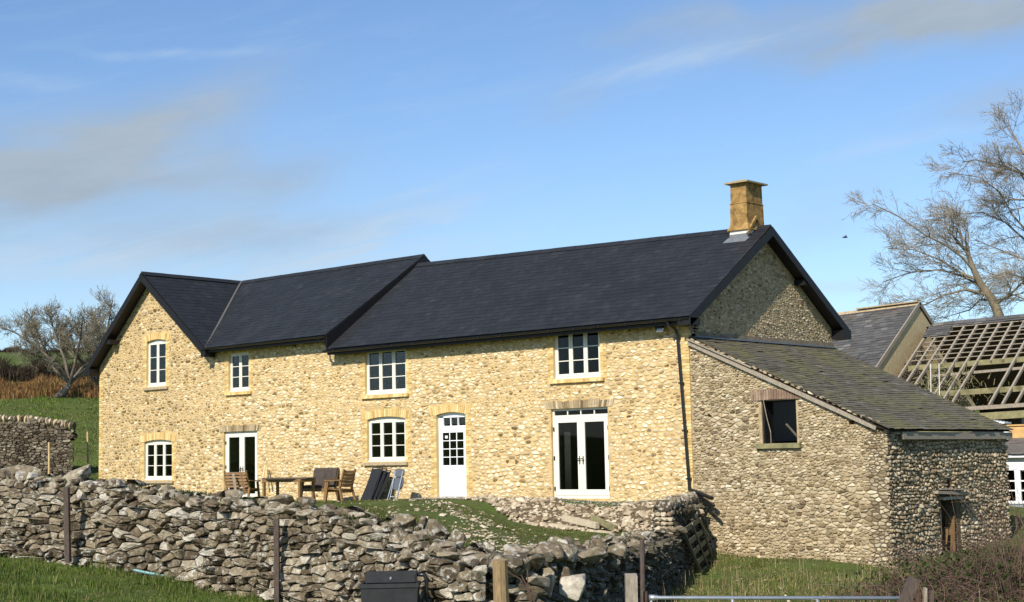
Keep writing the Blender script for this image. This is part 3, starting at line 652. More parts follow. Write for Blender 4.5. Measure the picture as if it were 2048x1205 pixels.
mb.b(-26.34, -26.02, -.46, -.06, 4.38, 4.62); mb.b(-19.42, -19.18, -.47, -.06, 4.66, 4.92)
oj('bargeboard', mb, M['soffit']); mb = MB()
slab(mb, (RL+.03, -.46, 5.0+zt), (RL+.03, 3.9, 7.82+zt), (.035, 0, 0), .40); slab(mb, (RL+.03, 8.2, 5.0+zt), (RL+.03, 3.9, 7.82+zt), (.035, 0, 0), .40)
oj('bargeboard', mb, M['soffit'])
mb = MB(); mb.b(0, RR, 5.2, 5.4, 5.72, 5.88); oj('purlin_end', mb, M['soffit'])
mb = MB(); mb.b(-25.0, -24.78, -.42, -.06, 5.45, 5.6); oj('purlin_end', mb, M['soffit'])
mb = MB(); mb.b(RL, RR, -.38, -.34, 4.36, 4.55); mb.b(RL, RR, -.34, 0, 4.38, 4.41); mb.b(-19.4, RL+.03, -.41, -.37, 4.80, 4.98); mb.b(-19.4, RL+.03, -.37, YL, 4.82, 4.85)
oj('fascia', mb, M['soffit'])
def gutter(mb, x0, x1, y, z0, z1, r=.06):
    n = 7; th = [math.pi+math.pi*i/(n-1) for i in range(n)]; V = []
    for x, z in ((x0, z0), (x1, z1)):
        V += [(x, y+r*math.cos(a), z+r*math.sin(a)) for a in th]+[(x, y+(r-.008)*math.cos(a), z+(r-.008)*math.sin(a)) for a in reversed(th)]
    m = 2*n; mb.add(V, [(i, (i+1) % m, (i+1) % m+m, i+m) for i in range(m)]+[tuple(range(n)), tuple(range(m, m+n))])
mb = MB(); gutter(mb, RL-.1, RR, -.45, 4.49, 4.50); gutter(mb, -19.35, RL+.02, -.48, 4.93, 4.95)
for k in range(16): mb.b(RL+.4+k*.86, RL+.43+k*.86, -.515, -.38, 4.44, 4.50)
oj('gutter', mb, M['black'])
mb = MB(); mb.tube([(-.32, -.45, 4.44), (-.31, -.44, 4.36), (-.29, -.12, 4.24), (-.285, -.085, 4.1), (-.17, -.085, 2.2), (-.06, -.085, .22)], .037, 8)
for z in (4.05, 2.9, 1.7, .5): mb.b(-.29+(4.2-z)*.057-.055, -.29+(4.2-z)*.057+.055, -.13, 0, z-.02, z+.02)
oj('downpipe', mb, M['black'], smooth=False)
mb = MB(); e = np.array([0, 0, 0]); mb.tube([(-.06, -.09, .24), PY(1392, 984, -.2), PY(1424, 997, -.5)], .048, 8); mb.bar(PY(1394, 990, -.25), PY(1428, 1012, -.6), .07, .05); oj('downpipe_shoe', mb, M['black'])
mb = MB(); mb.tube([(-13.5, -.47, 4.9), (-13.48, -.2, 4.8), (-13.46, -.16, 4.55), (-13.40, -.30, 4.48), (-13.25, -.45, 4.5)], .036, 8); oj('downpipe', mb, M['black'])
mb = MB(); mb.box((-.80, -.12, 4.33), (.22, .1, .12), 0, 0); sf = oj('security_light', mb, M['black'])
mb = MB(); mb.box((-.74, -.18, 4.27), (.2, .03, .11), 0, 0, [[1, 0, 0], [0, .8, -.6], [0, .6, .8]]); mb.b(-.92, -.86, -.1, -.04, 4.36, 4.4); obj('lens', mb, M['white'], sf)

# ---- chimney
mb = MB(); cx0, cx1, cy0, cy1 = -.64, -.13, 3.12, 3.92
def frus(mb, z0, z1, e0, e1, mat=0, off=0):
    V = [(cx0-e, cy0-e, z) for e, z in ((e0, z0), (e1, z1))]; V = []
    for e, z in ((e0, z0), (e1, z1)): V += [(cx0-e, cy0-e, z), (cx1+e, cy0-e, z), (cx1+e, cy1+e, z), (cx0-e, cy1+e, z)]
    mb.add(V, [(0, 3, 2, 1), (4, 5, 6, 7), (0, 1, 5, 4), (1, 2, 6, 5), (2, 3, 7, 6), (3, 0, 4, 7)], mat)
frus(mb, 7.12, 7.3, .09, .02); frus(mb, 7.3, 7.86, .02, .012); frus(mb, 7.86, 7.88, .024, .024); frus(mb, 7.88, 8.42, .0, -.005)
ch = oj('chimney', mb, M['render'])
mb = MB(); frus(mb, 8.41, 8.45, .12, .125); frus(mb, 8.45, 8.53, .125, -.15); obj('cap', mb, M['sill'], ch)
mb = MB(); frus(mb, 6.6, 7.13, .035, .035); obj('render_band', mb, M['paint'], ch)
mb = MB(); frus(mb, 6.5, 7.02, .045, .045); P0 = np.array([-.42, 2.83, 6.745])
mb.add([(-.80, 2.90, 6.79), (-.08, 2.90, 6.775), (-.04, 3.12, 6.93), (-.76, 3.12, 6.945)], [(0, 1, 2, 3)]); obj('lead_flashing', mb, M['lead'], ch)
mb = MB(); mb.bar((-.06, 3.0, 6.98), (-.08, 3.50, 7.50), .05, .07); mb.bar((-.08, 3.50, 7.50), (-.06, 4.0, 6.98), .05, .07); obj('mortar_fillet', mb, M['render'], ch)

# ---- windows and doors
FY = .08
def bars(mb, x0, x1, z0, z1, w, y0, y1, wb=None):
    wb = wb or w
    mb.b(x0, x0+w, y0, y1, z0, z1); mb.b(x1-w, x1, y0, y1, z0, z1); mb.b(x0+w, x1-w, y0, y1, z1-w, z1); mb.b(x0+w, x1-w, y0, y1, z0, z0+wb)
def casement(n, ncol, nrow, label, open_sill=True, m='paint'):
    x0, x1, z0, z1 = OP[n]; mb = MB(); f = .045
    bars(mb, x0, x1, z0, z1, f, FY, FY+.09, .06)
    if n in arched: mb.b(x0, x1, FY+.003, FY+.08, z1, z1+.08)
    iw = (x1-x0-2*f)/ncol; pn = MB()
    for c in range(ncol):
        a = x0+f+c*iw+.004; b = a+iw-.008; bars(mb, a, b, z0+.062, z1-f-.002, .062, FY-.012, FY+.05, .075)
        a2, b2, c2, d2 = a+.062, b-.062, z0+.062+.075, z1-f-.064
        for r in range(1, nrow): zz = c2+(d2-c2)*r/nrow; mb.b(a2, b2, FY-.004, FY+.03, zz-.012, zz+.012)
        pn.b(a2-.01, b2+.01, FY+.012, FY+.018, c2-.01, d2+.01)
    mb.b(x0-.01, x1+.01, FY-.06, FY+.02, z0-.03, z0+.03)
    w = oj('window', mb, M[m]); w['label'] = label
    obj('pane', pn, M['glass'], w)
    return w
W1 = casement('upR', 3, 3, 'upper three light window with a white lamp behind the glass')
W2 = casement('upM', 3, 3, 'upper three light window left of the white front door')
W3 = casement('loM', 3, 3, 'ground floor window above the folded loungers')
W4 = casement('smallL', 2, 3, 'small two light window under the western eaves')
W5 = casement('gabU', 2, 3, 'two light window high in the left gable')
W6 = casement('gabL', 3, 3, 'three light window at the foot of the left gable')
def french(n, top, label, transom):
    x0, x1, z0, z1 = OP[n]; mb = MB(); bars(mb, x0, x1, z0, z1, .06, FY, FY+.1, .07); pn = MB()
    if transom:
        mb.b(x0+.06, x1-.06, FY-.008, FY+.1, top, top+.07)
        nn = 4; w = (x1-x0-.12)/nn
        for k in range(nn):
            if k: mb.b(x0+.06+k*w-.015, x0+.06+k*w+.015, FY, FY+.05, top+.07, z1-.06)
        pn.b(x0+.05, x1-.05, FY+.03, FY+.036, top+.06, z1-.05)
    xm = (x0+x1)/2; D = oj('french_door', mb, M['paint']); D['label'] = label
    for a, b in ((x0+.064, xm-.003), (xm+.003, x1-.064)):
        l = MB(); bars(l, a, b, z0+.075, top-.004, .125, FY-.012, FY+.05, .16); obj('door_leaf', l, M['paint'], D)
        pn.b(a+.115, b-.115, FY+.012, FY+.018, z0+.22, top-.12)
    obj('pane', pn, M['glass'], D)
    for s in (-1, 1):
        h = MB(); h.b(xm+s*.06-.015, xm+s*.06+.015, FY-.022, FY-.012, z0+.9, z0+1.12); h.b(xm+s*.06-.01, xm+s*.06+.01, FY-.07, FY-.02, z0+1.04, z0+1.06); h.b(xm+s*.06-(.01 if s < 0 else -.01)-.05, xm+s*.06+.05, FY-.08, FY-.065, z0+1.035, z0+1.06); obj('handle', h, M['black'], D)
    for xx in (x0+.045, x1-.045):
        for q in (.12, .5, .86):
            h = MB(); zz = z0+(top-z0)*q; h.b(xx-.018, xx+.018, FY-.03, FY+.005, zz-.055, zz+.055); obj('hinge', h, M['black'], D)
french('french', 2.15, 'glazed double door with a row of four small panes above it', True)
french('frenchL', 2.15-.06, 'plain glazed double door behind the garden furniture', False)
# white front door
x0, x1, z0, z1 = OP['door']; mb = MB(); bars(mb, x0, x1, z0, z1, .055, FY+.02, FY+.11, .03); mb.b(x0, x1, FY+.023, FY+.1, z1, z1+.08); mb.b(x0+.055, x1-.055, FY+.01, FY+.1, 1.98, 2.06)
w = (x1-x0-.11)/3
D = oj('door_frame', mb, M['white']); mb = MB(); bars(mb, x0+.06, x1-.06, z0+.04, 1.975, .11, FY, FY+.045, .2); mb.b(x0+.17, x1-.17, FY, FY+.045, .72, .93)
mb.b(x0+.17, x1-.17, FY+.012, FY+.04, .24, .72); mb.b(x0+.22, x1-.22, FY+.004, FY+.03, .3, .66)
a, b, c, d = x0+.17, x1-.17, .93, 1.865
for k in (1, 2): xx = a+(b-a)*k/3; mb.b(xx-.013, xx+.013, FY+.004, FY+.04, c, d)
for k in (1, 2, 3): zz = c+(d-c)*k/4; mb.b(a, b, FY+.006, FY+.038, zz-.012, zz+.012)
fd = obj('front_door', mb, M['white'], D); fd['label'] = 'white door with twelve small panes over a solid panel'
pn = MB(); pn.b(a, b, FY+.02, FY+.026, c, d); obj('pane', pn, M['glass'], D)
pn = MB(); pn.b(x0+.17, x1-.1, FY+.05, FY+.056, 2.1, z1-.07); obj('fanlight_pane', pn, M['glass'], D)
mb = MB(); mb.b(x0+.04, x1-.04, FY+.012, FY+.06, z1-.085, z1-.05); mb.b(x0+.04, x0+.2, FY+.012, FY+.06, 2.06, z1-.05)
for k in (1, 2): xx = x0+.2+(x1-x0-.3)*k/3; mb.b(xx-.015, xx+.015, FY+.012, FY+.06, 2.06, z1-.07)
obj('fanlight_bars', mb, M['white'], D)
mb = MB(); mb.b(a+.09, a+.19, FY+.012, FY+.018, 1.70, 1.78); obj('paper_note', mb, M['white'], D)
mb = MB(); mb.b(x0-.02, x1+.02, -.04, FY+.1, -.05, .01); obj('threshold', mb, M['sill'], D)

# ---- brick dressings
def surround(n, jamb=True, arch='soldier', sill=True):
    rg = random.Random(hash(n) % 1000 if False else len(n)*7+int(abs(OP[n][0])*10)); x0, x1, z0, z1 = OP[n]; yb = 0 if n in mainN else YL; mb = MB()
    camber = .07 if n in arched else 0.0
    def br(xa, xb, za, zb, m=0): j = rg.uniform(0, .006); mb.b(xa+.004, xb-.004, yb-.010-j, yb+.10, za+.004, zb-.004, m)
    if jamb:
        z = z0-.04; k = 0
        while z < z1-.02:
            w = (.215, .11)[k % 2]; zt_ = min(z+.075, z1+.0)
            for s in (0, 1):
                if s == 0: br(x0-w, x0+.003, z, zt_); 
                else: br(x1-.003, x1+w, z, zt_)
                if w < .2:
                    pass
            z += .075; k += 1
        mb.b(x0-.105, x0+.001, yb-.006, yb+.095, z0-.04, z1, 1); mb.b(x1-.001, x1+.105, yb-.006, yb+.095, z0-.04, z1, 1)
    if arch:
        n_ = int((x1-x0+.36)/.075); xa = x0-.18; w = (x1-x0+.36)/n_; H = .225 if arch == 'soldier' else .17
        xm = (x0+x1)/2; hw = (x1-x0)/2
        top = 4.56 if n in ('upR', 'upM') else 9
        for k in range(n_):
            xc = xa+(k+.5)*w; t = (xc-xm)/(hw+.18); lean = t*.06
            lo = z1-.002+camber*(1-min(1, ((xc-xm)/hw)**2)) if abs(xc-xm) < hw+.02 else z1
            hi = min(lo+H*(1 if abs(xc-xm) < hw else .97), top) if arch == 'soldier' else z1+.04+H*rg.uniform(.8, 1.15)
            if hi-lo < .04: continue
            j = rg.uniform(0, .008); ins_ = .003
            V = [(xc-w/2+ins_, yb-.012-j, lo), (xc+w/2-ins_, yb-.012-j, lo), (xc+w/2-ins_+lean, yb-.012-j, hi), (xc-w/2+ins_+lean, yb-.012-j, hi)]
            V += [(a, yb+.1, c) for a, b, c in V]
            mb.add(V, [(0, 1, 2, 3), (7, 6, 5, 4), (0, 4, 5, 1), (1, 5, 6, 2), (2, 6, 7, 3), (3, 7, 4, 0)], 0 if arch == 'soldier' else 2)
    o = oj('brick_surround', mb, [M['cream_brick'], M['brick_joint'], M['gable_stone']])
    if sill:
        sb = MB(); xa = x0-.13
        while xa < x1+.1:
            j = rg.uniform(-.004, .004); sb.box((xa+.0375, yb-.0, z0-.075+j), (.069, .16, .09), 0, 0, [[1, 0, 0], [0, .99, -.12], [0, .12, .99]]); xa += .075
        sb.b(x0-.13, xa-.01, yb-.05, yb+.1, z0-.112, z0-.05, 1)
        obj('window_sill', sb, [M['cream_brick'] if n in ('upR', 'upM', 'smallL') else M['sill'], M['brick_joint']], o)
for n in ('upR', 'upM', 'smallL'): surround(n, True, 'soldier' if n != 'smallL' else 'soldier', True)
for n in ('loM', 'gabU', 'gabL'): surround(n)
surround('door', True, 'soldier', False)
surround('french', False, 'rough', False); surround('frenchL', False, 'rough', False)

# things seen through the windows
lp = thing('table_lamp', (-4.17, .45, 3.2), 'white table lamp standing behind the upper right window', 'lamp')
mb = MB(); mb.tube([(-4.17, .45, 3.2), (-4.17, .45, 3.22), (-4.17, .45, 3.26), (-4.17, .45, 3.36), (-4.17, .45, 3.45), (-4.17, .45, 3.5)], [.07, .08, .04, .06, .05, .012], 12); obj('base', mb, M['lamp_white'], lp, True)
mb = MB(); mb.tube([(-4.17, .45, 3.46), (-4.17, .45, 3.68)], [.13, .085], 14); obj('lamp_shade', mb, M['lamp_white'], lp, True)
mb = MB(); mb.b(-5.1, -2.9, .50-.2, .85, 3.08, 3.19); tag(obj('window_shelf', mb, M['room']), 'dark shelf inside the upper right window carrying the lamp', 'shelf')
def vase(x, z, h, r, m, label):
    mb = MB(); mb.tube([(x, .42, z), (x, .42, z+.03), (x, .42, z+h*.4), (x, .42, z+h*.75), (x, .42, z+h*.85), (x, .42, z+h)], [r*.6, r*.7, r, r*.5, r*.35, r*.45], 12)
    tag(obj('vase', mb, M[m], None, True), label, 'vase')
vase(-10.35, 3.2, .62, .09, 'greyplastic', 'tall grey-green ornament in the right light of the upper window above the loungers')
vase(-10.95, 3.2, .3, .11, 'lamp_white', 'squat pale pot in the middle light of the upper window above the loungers')
vase(-10.5, 1.2, .3, .07, 'lamp_white', 'pale jar in the ground floor window above the folded loungers')
def curtain(x0, x1, z0, z1, label):
    mb = MB(); n = 24; V = []
    for i in range(n+1):
        x = x0+(x1-x0)*i/n; y = .38+.025*math.sin(i*1.6)
        V += [(x, y, z0), (x, y, z1), (x, y+.01, z1), (x, y+.01, z0)]
    mb.add(V, [(i*4+k, i*4+(k+1) % 4, i*4+4+(k+1) % 4, i*4+4+k) for i in range(n) for k in range(4)])
    tag(obj('curtain', mb, M['curtain'], None, True), label, 'curtain')
curtain(-22.62, -22.2, 3.85, 5.05, 'white curtain hanging in the upper window of the left gable')
curtain(-4.45, -4.25, .05, 2.1, 'pale curtain gathered inside the glazed double door by the downpipe')

# ================================================================== LEAN-TO
LT = thing('lean_to', (2.7, 3.2, -1.4), 'old stone lean-to barn with sagging mossy slate roof at the end of the house', 'barn')
def ltop(x): return 4.00-x*(4.00-1.62)/5.34
XL = 5.34
WH = (2.06, 3.02, 1.33, 2.36); V1 = (.50, .62, 1.98, 2.10); V2 = (4.40, 4.55, 1.72, 1.82)
mb = MB(); poly = [(0.012, -1.9), (XL-.2, -2.1), (XL-.2, ltop(XL-.2)-.1), (0.012, ltop(0)-.1)]
face_poly(mb, (0, .01, 0), X, -Yv, poly, [WH, V1, V2], .45, 0)
pin = [(.03, -1.9), (XL+.03, -1.95), (XL+.03, ltop(XL)-.06), (.03, ltop(0)-.12)]
stones(mb, (0, .0, 0), X, -Yv, pin, [(1.98, 3.08, 1.20, 2.62), V1, V2], .15, .070, .013, .017, 1, 51, .05, .17, .7, chip=.9, crag=.2, cut=(.1, .25), prof=((1.0, -1), (.96, .7), (.76, 1.0), (.4, 1.02)))
oj('front_wall', mb, [M['old_mortar'], M['old_stone']], LT, True)
mb = MB(); DO = (2.62, 3.42, -1.35, -.08); H2 = (2.95, 3.2, .18, .38)
face_poly(mb, (XL-.02, 0, 0), Yv, X, [(0.0, -2.1), (6.45, -1.9), (6.45, 1.42), (0.0, 1.50)], [DO, H2], .45, 0)
stones(mb, (XL, 0, 0), Yv, X, [(-.02, -1.95), (6.47, -1.6), (6.47, 1.36), (0.0, 1.50)], [(2.45, 3.6, -1.5, .10), H2], .135, .09, .03, .016, 1, 61, .03, .14, .5, None, 1.25, chip=.8, crag=.18)
oj('side_wall', mb, [M['dark_gap'], M['flint']], LT, True)
mb = MB(); mb.b(.02, XL-.45, 6.2, 6.45, -1.8, 1.4); mb.b(.02, XL-.45, .46, 6.2, -1.75, -1.5); oj('rear_wall', mb, M['old_mortar'], LT)
# window dressing
mb = MB(); rg = random.Random(2); x = 1.80
while x < 3.22:
    mb.b(x, x+.062, -.028-rg.uniform(0, .012), .3, 2.365+.02*math.sin((x-1.8)*2.2), 2.60+rg.uniform(-.03, .02)+.03*math.sin((x-1.8)*2.2)); x += .072
oj('brick_lintel', mb, M['red_brick'], LT)
mb = MB(); mb.b(1.92, 3.14, -.10, .25, 1.21, 1.33); oj('window_sill', mb, M['mosswood'], LT)
mb = MB(); mb.tube([(2.13, -.02, 2.75), (2.15, -.03, 2.35), (2.22, -.02, 1.95), (2.30, .0, 1.6), (2.29, .02, 1.34)], .010, 4); tag(obj('hanging_twine', mb, M['greywood']), 'thin pale twine hanging over the empty barn window', 'twine')
mb = MB(); mb.tube([(2.36, .62, 1.80), (2.72, .9, 1.25)], .028, 6); tag(obj('loose_pole', mb, M['gatewood']), 'grey pole leaning in the dark behind the empty barn window', 'pole')
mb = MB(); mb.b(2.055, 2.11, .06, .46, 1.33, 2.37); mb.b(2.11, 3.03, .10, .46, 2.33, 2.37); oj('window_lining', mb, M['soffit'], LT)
mb = MB(); mb.b(.06, .10, .5, 6.15, -1.45, 3.7); mb.b(.12, XL-.5, 3.0, 3.05, -1.45, 1.4); oj('dark_backing', mb, M['soffit'], LT)  # black sheets added inside so the empty window reads dark
# door remains
mb = MB(); mb.bar((XL+.10, 2.15, .10), (XL+.16, 3.75, .02), .12, .07); mb.bar((XL+.05, 2.4, .17), (XL+.22, 3.55, .12), .16, .03); mb.bar((XL+.05, 2.5, -.06), (XL+.08, 3.5, -.06), .14, .07)
oj('timber_lintel', mb, M['greywood'], LT, False, 'broken grey timber lintel over the low side opening')
mb = MB(); mb.bar((XL-.15, 3.3, -1.5), (XL-.1, 3.24, -.5), .24, .03, 0, (0, 1, 0)); mb.bar((XL-.2, 2.9, -1.5), (XL-.16, 3.05, -.8), .2, .03, 0, (0, 1, 0))
tag(obj('broken_board', mb, M['oldboard']), 'orange brown boards leaning inside the low side opening of the lean-to', 'board')
# roof
mb = MB(); oy = -.05
slates(mb, [(5.50, -.14, 1.60), (5.50, 6.6, 1.58), (.04, 7.15, 4.06), (.04, -.02, 4.06)], .30, .15, .007, 0, 71, .28, .010, .05, 1, .07, .010)
oj('slate_roof', mb, [M['old_slate'], M['darkwood']], LT, False)
mb = MB(); mb.bar((.02, -.06, 3.90), (5.15, -.08, 1.62), .05, .10); oj('verge_board', mb, M['greywood'], LT)
mb = MB(); mb.bar((.02, -.09, 3.99), (1.9, -.09, 3.17), .09, .03); oj('verge_batten', mb, M['greywood'], LT)
mb = MB(); rg = random.Random(8)
for k in range(34):
    x = .15+k*.15+rg.uniform(-.03, .03); rock(mb, (x, -.02+rg.uniform(-.02, .03), ltop(x)+.03), (rg.uniform(.1, .22), .22, rg.uniform(.05, .10)), (0, .42+rg.uniform(-.1, .1), 0), rg)
oj('verge_stones', mb, M['old_stone'], LT)
mb = MB(); mb.bar((5.46, .55, 1.44), (5.46, 6.55, 1.42), .05, .17); mb.bar((5.36, .3, 1.5), (5.40, 1.4, 1.50), .1, .06); oj('eaves_board', mb, M['greywood'], LT)
mb = MB(); mb.bar((.03, .25, 4.08), (.03, 7.15, 4.08), .10, .03); mb.bar((.10, .1, 4.045), (.10, 7.15, 4.045), .18, .015); oj('lead_flashing', mb, M['lead'], LT)

# ================================================================== SLATE BARN (behind)
SB = thing('slate_barn', (-12, 25, 2), 'grey slated stone barn with a boarded gable rising behind the lean-to', 'barn')
Rb = np.array([-6.42, 25.67, 7.04]); sl_ = (7.04-4.2)/(25.67-21.71)
def zb(y): return 7.04-abs(25.67-y)*sl_
mb = MB(); slates(mb, [(-17, 20.6, zb(20.6)-.3), (-6.42, 20.6, zb(20.6)), (-6.42, 25.67, 7.04), (-17, 25.67, 6.62)], .30, .2, .010, 0, 81, .2, .01, .03, 1, .05, .01)
oj('front_roof', mb, [M['grey_slate'], M['darkwood']], SB)
mb = MB(); slates(mb, [(-6.42, 30.7, zb(30.7)), (-17, 30.7, zb(30.7)-.3), (-17, 25.67, 6.62), (-6.42, 25.67, 7.04)], .6, .4, .010, 0, 82); oj('rear_roof', mb, [M['grey_slate'], M['darkwood']], SB)
mb = MB(); face_poly(mb, (-6.43, 0, 0), Yv, X, [(20.8, 0), (30.5, 0), (30.5, zb(30.5)-.12), (25.67, 6.9), (20.8, zb(20.8)-.12)], [], .1); oj('gable_boards', mb, M['boards'], SB)
mb = MB(); mb.b(-16.9, -6.7, 20.9, 21.2, 0, zb(21)-.1); mb.b(-16.9, -6.7, 30.1, 30.4, 0, zb(30.2)-.1); mb.b(-16.9, -16.6, 21.2, 30.1, 0, 3.6); oj('wall', mb, M['old_mortar'], SB)
mb = MB(); mb.bar((-6.39, 20.5, zb(20.5)+.02), (-6.39, 25.7, 7.05), .05, .15); mb.bar((-6.39, 30.6, zb(30.6)+.02), (-6.39, 25.65, 7.05), .05, .15); oj('bargeboard', mb, M['greywood'], SB)
mb = MB(); ridge(mb, (-14, 25.67, 6.76), (-6.4, 25.67, 7.06), Yv); mb.bar((-9.2, 25.6, 7.02), (-6.4, 25.6, 7.11), .2, .05); oj('ridge_tiles', mb, M['sill'], SB)

# ================================================================== STRIPPED BARN
PB = thing('stripped_barn', (0, 24, 1), 'derelict barn stripped to bare rafters and battens beside the slate barn', 'barn')
zr = 6.05; yr = 25.67; sp = .70
def rp(x, t): return np.array([x, yr-5.0*t, zr+.02*(x+5)-5.0*t*sp])      # t: 0 ridge, 1 wall plate
mb = MB(); rg = random.Random(12)
for k in range(22):
    x = -5.9+k*.5+rg.uniform(-.05, .05); t1 = 1.0 if k not in (3, 7, 8, 12) else .5
    a = rp(x, 0); b = rp(x+rg.uniform(-.06, .06), t1); r = MB(); r.bar(a, b, .075, .10); oj('rafter', r, M['greywood'], PB)
for i, t in enumerate((.05, .11, .165, .22, .275, .33, .385, .44)):
    x1 = 5.0; x0 = -5.8+max(0, 2.6*(.26-t)) if t < .26 else -5.8+rg.uniform(0, .4); r = MB(); a = rp(x0, t)+Zv*.075; b = rp(x1, t+rg.uniform(-.006, .006))+Zv*.075; m_ = a+(b-a)*rg.uniform(.3, .6)-Zv*rg.uniform(.01, .05); r.bar(a, m_, .05, .03); r.bar(m_-(m_-a)*.02, b, .05, .03); oj('batten', r, M['palewood'] if i % 3 == 9 else M['greywood'], PB)
for t, dz, x0 in ((.47, -.12, -5.8), (.80, -.12, -4.3)):
    r = MB(); r.bar(rp(x0, t)+Zv*dz, rp(5, t)+Zv*dz, .2, .2); oj('purlin', r, M['mosswood'], PB)
r = MB(); r.bar(rp(-4.6, .56)+Zv*-.2, rp(-1, .56)+Zv*-.15, .12, .1); oj('purlin', r, M['greywood'], PB)
r = MB(); r.bar(rp(-4.7, 1.0)+Zv*-.08, rp(5, 1.0)+Zv*-.02, .25, .14); oj('wall_plate', r, M['greywood'], PB)
r = MB(); r.bar((-4.4, 20.3, zr-3.9), (5, 20.1, zr-3.65), .2, .26); r.bar((-4, 20.2, zr-4.35), (5, 20.2, zr-4.2), .16, .2); r.bar((-4.4, 20.4, zr-4.1), (0.2, 20.0, zr-4.2), .1, .08); oj('eaves_beam', r, M['mosswood'], PB)
mb = MB(); Lr = [(-5.9, .0), (5, .0)]
slates(mb, [rp(-5.9, .05)+Zv*.1, rp(5, .05)+Zv*.1, rp(5, -.01)+Zv*.1, rp(-5.9, -.01)+Zv*.1], .3, .17, .01, 0, 91, .2, .02, .0, .04)
slates(mb, [rp(-5.95, .16)+Zv*.1, rp(-4.9, .16)+Zv*.1, rp(-4.9, .03)+Zv*.1, rp(-5.95, .03)+Zv*.1], .3, .17, .01, 0, 92, .2, .0, .0, .02)
slates(mb, [rp(-1.9, .16)+Zv*.1, rp(-1.2, .13)+Zv*.1, rp(-1.2, .03)+Zv*.1, rp(-1.9, .03)+Zv*.1], .3, .17, .01, 0, 93, .2, .0, .0, .02)
ridge(mb, rp(-5.8, 0)+Zv*.12, rp(5, 0)+Zv*.12, Yv)
oj('remaining_slates', mb, [M['grey_slate'], M['darkwood']], PB)
mb = MB(); slates(mb, [(5, 30.7, 2.6), (-6.2, 30.7, 2.6), (-6.2, 25.75, 6.05), (5, 25.75, 6.2)], .6, .4, .01, 0, 94); oj('rear_roof', mb, [M['grey_slate'], M['darkwood']], PB)
mb = MB(); stones(mb, (-6.3, 0, 0), Yv, X, [(20.8, 0), (25.6, 0), (25.6, 5.6), (20.8, 2.4)], [], .24, .12, .03, .02, 0, 95); mb.b(-6.5, -6.3, 20.8, 30.4, 0, 2.2, 1)
mb.b(-6.5, 5, 30.2, 30.4, 0, 2.6, 1); mb.b(-4.4, 5, 20.55, 20.85, -1, 1.75, 1); mb.b(5, 5.3, 20.6, 30.4, -1, 4, 1); oj('wall', mb, [M['brown_rock'], M['dark_gap']], PB, True)
mb = MB(); rg = random.Random(4)
for k in range(420):
    p = np.array([rg.gauss(-3.9, .7), 22.6+rg.gauss(0, .6), 3.35+rg.gauss(0, .4)]); d = np.array([rg.uniform(-.25, .25), rg.uniform(-.2, .2), rg.uniform(-.3, .3)]); mb.tube([p, p+d*.6+[0, 0, .03], p+d], .012, 3, 0, False)
tag(obj('ivy_tangle', mb, M['mosswood']), 'dry ivy tangle clinging to the bare rafters of the stripped barn', 'ivy', kind='stuff')
for (a, b, c) in ((1861, 728, 785), (1878, 728, 790)):
    p = PD(a, b, 55); q = PD(a+1, c, 55); mb = MB(); mb.tube([p, q], .018, 6)
    tag(obj('scaffold_pole', mb, M['lamp_white']), 'pale upright pole in front of the bare rafters, %s of the pair' % ('left' if a < 1870 else 'right'), 'pole', 'pale poles by the stripped barn')
# clutter at far right
p = PD(1955, 838, 50); mb = MB()
for k in range(10): mb.box(p+np.array([k*.1, .02*k, -.018*k+.0]), (.1, .7, .05), .1+.0*k)
tag(obj('corrugated_sheet', mb, M['white']), 'white corrugated sheet poking out past the lean-to roof', 'sheet')
p = PD(2036, 868, 46); mb = MB(); mb.box(p, (.55, .1, .5)); mb.box(p+np.array([-.0, -.02, .26]), (.6, .15, .04)); tag(obj('plywood_box', mb, M['orange']), 'orange brown plywood panel on the shed roof', 'panel')
p = PD(2013, 868, 46); mb = MB(); mb.tube([p-Zv*.18, p+Zv*.05, p+Zv*.1, p+Zv*.17], [.09, .09, .03, .03], 10); tag(obj('white_canister', mb, M['white'], None, True), 'small white canister on the shed roof beside the orange panel', 'canister')
p = PD(1990, 862, 47); mb = MB(); mb.box(p, (1.3, .4, .3)); mb.box(p+np.array([1.5, .1, .1]), (1.2, .3, .5), .1); tag(obj('dark_machinery', mb, M['charcoal']), 'dark machinery half hidden behind the far end of the lean-to', 'machinery')
# far shed
SH = thing('garden_shed', (4.2, 13, -1.5), 'grey boarded shed with white window and felt roof at the far right edge', 'shed')
sx0, sy = 2.75, 11.7
def shp(px, py): return PY(px, py, sy)
zt0 = 1.45; 
mb = MB(); mb.b(sx0, 7, sy, sy+.1, -2.2, -.52); 
z = -2.1
while z < -.55: mb.box((4.9, sy-.01, z+.06), (4.25, .02, .125), 0, 0, [[1, 0, 0], [0, .99, .12], [0, -.12, .99]]); z += .13
mb.b(sx0, sx0+.1, sy, sy+3, -2.2, .9); obj('wall', mb, M['shedgrey'], SH)
mb = MB(); mb.b(sx0, 7, sy-.02, sy+.1, .45, .92); mb.b(sx0-.1, 7.1, sy-.16, sy-.02, .82, .95); mb.b(sx0, 7, sy-.04, sy+.1, -.52, -.44); obj('fascia', mb, M['white'], SH)
mb = MB(); mb.b(sx0+.02, sx0+.08, sy-.03, sy+.08, -.44, .45)
for k in range(4): xx = sx0+.52+k*.95; mb.b(xx, xx+.17, sy-.03, sy+.08, -.44, .45)
for z in (-.14, .14): mb.b(sx0+.08, 6.9, sy-.02, sy+.06, z-.02, z+.02)
wn = obj('window', mb, M['white'], SH); mb = MB(); mb.b(sx0+.05, 6.9, sy+.02, sy+.03, -.44, .45); obj('pane', mb, M['glass'], wn)
mb = MB(); mb.b(sx0+.2, 6.8, sy+.5, sy+2.8, -2, .9); obj('interior', mb, M['soffit'], SH)
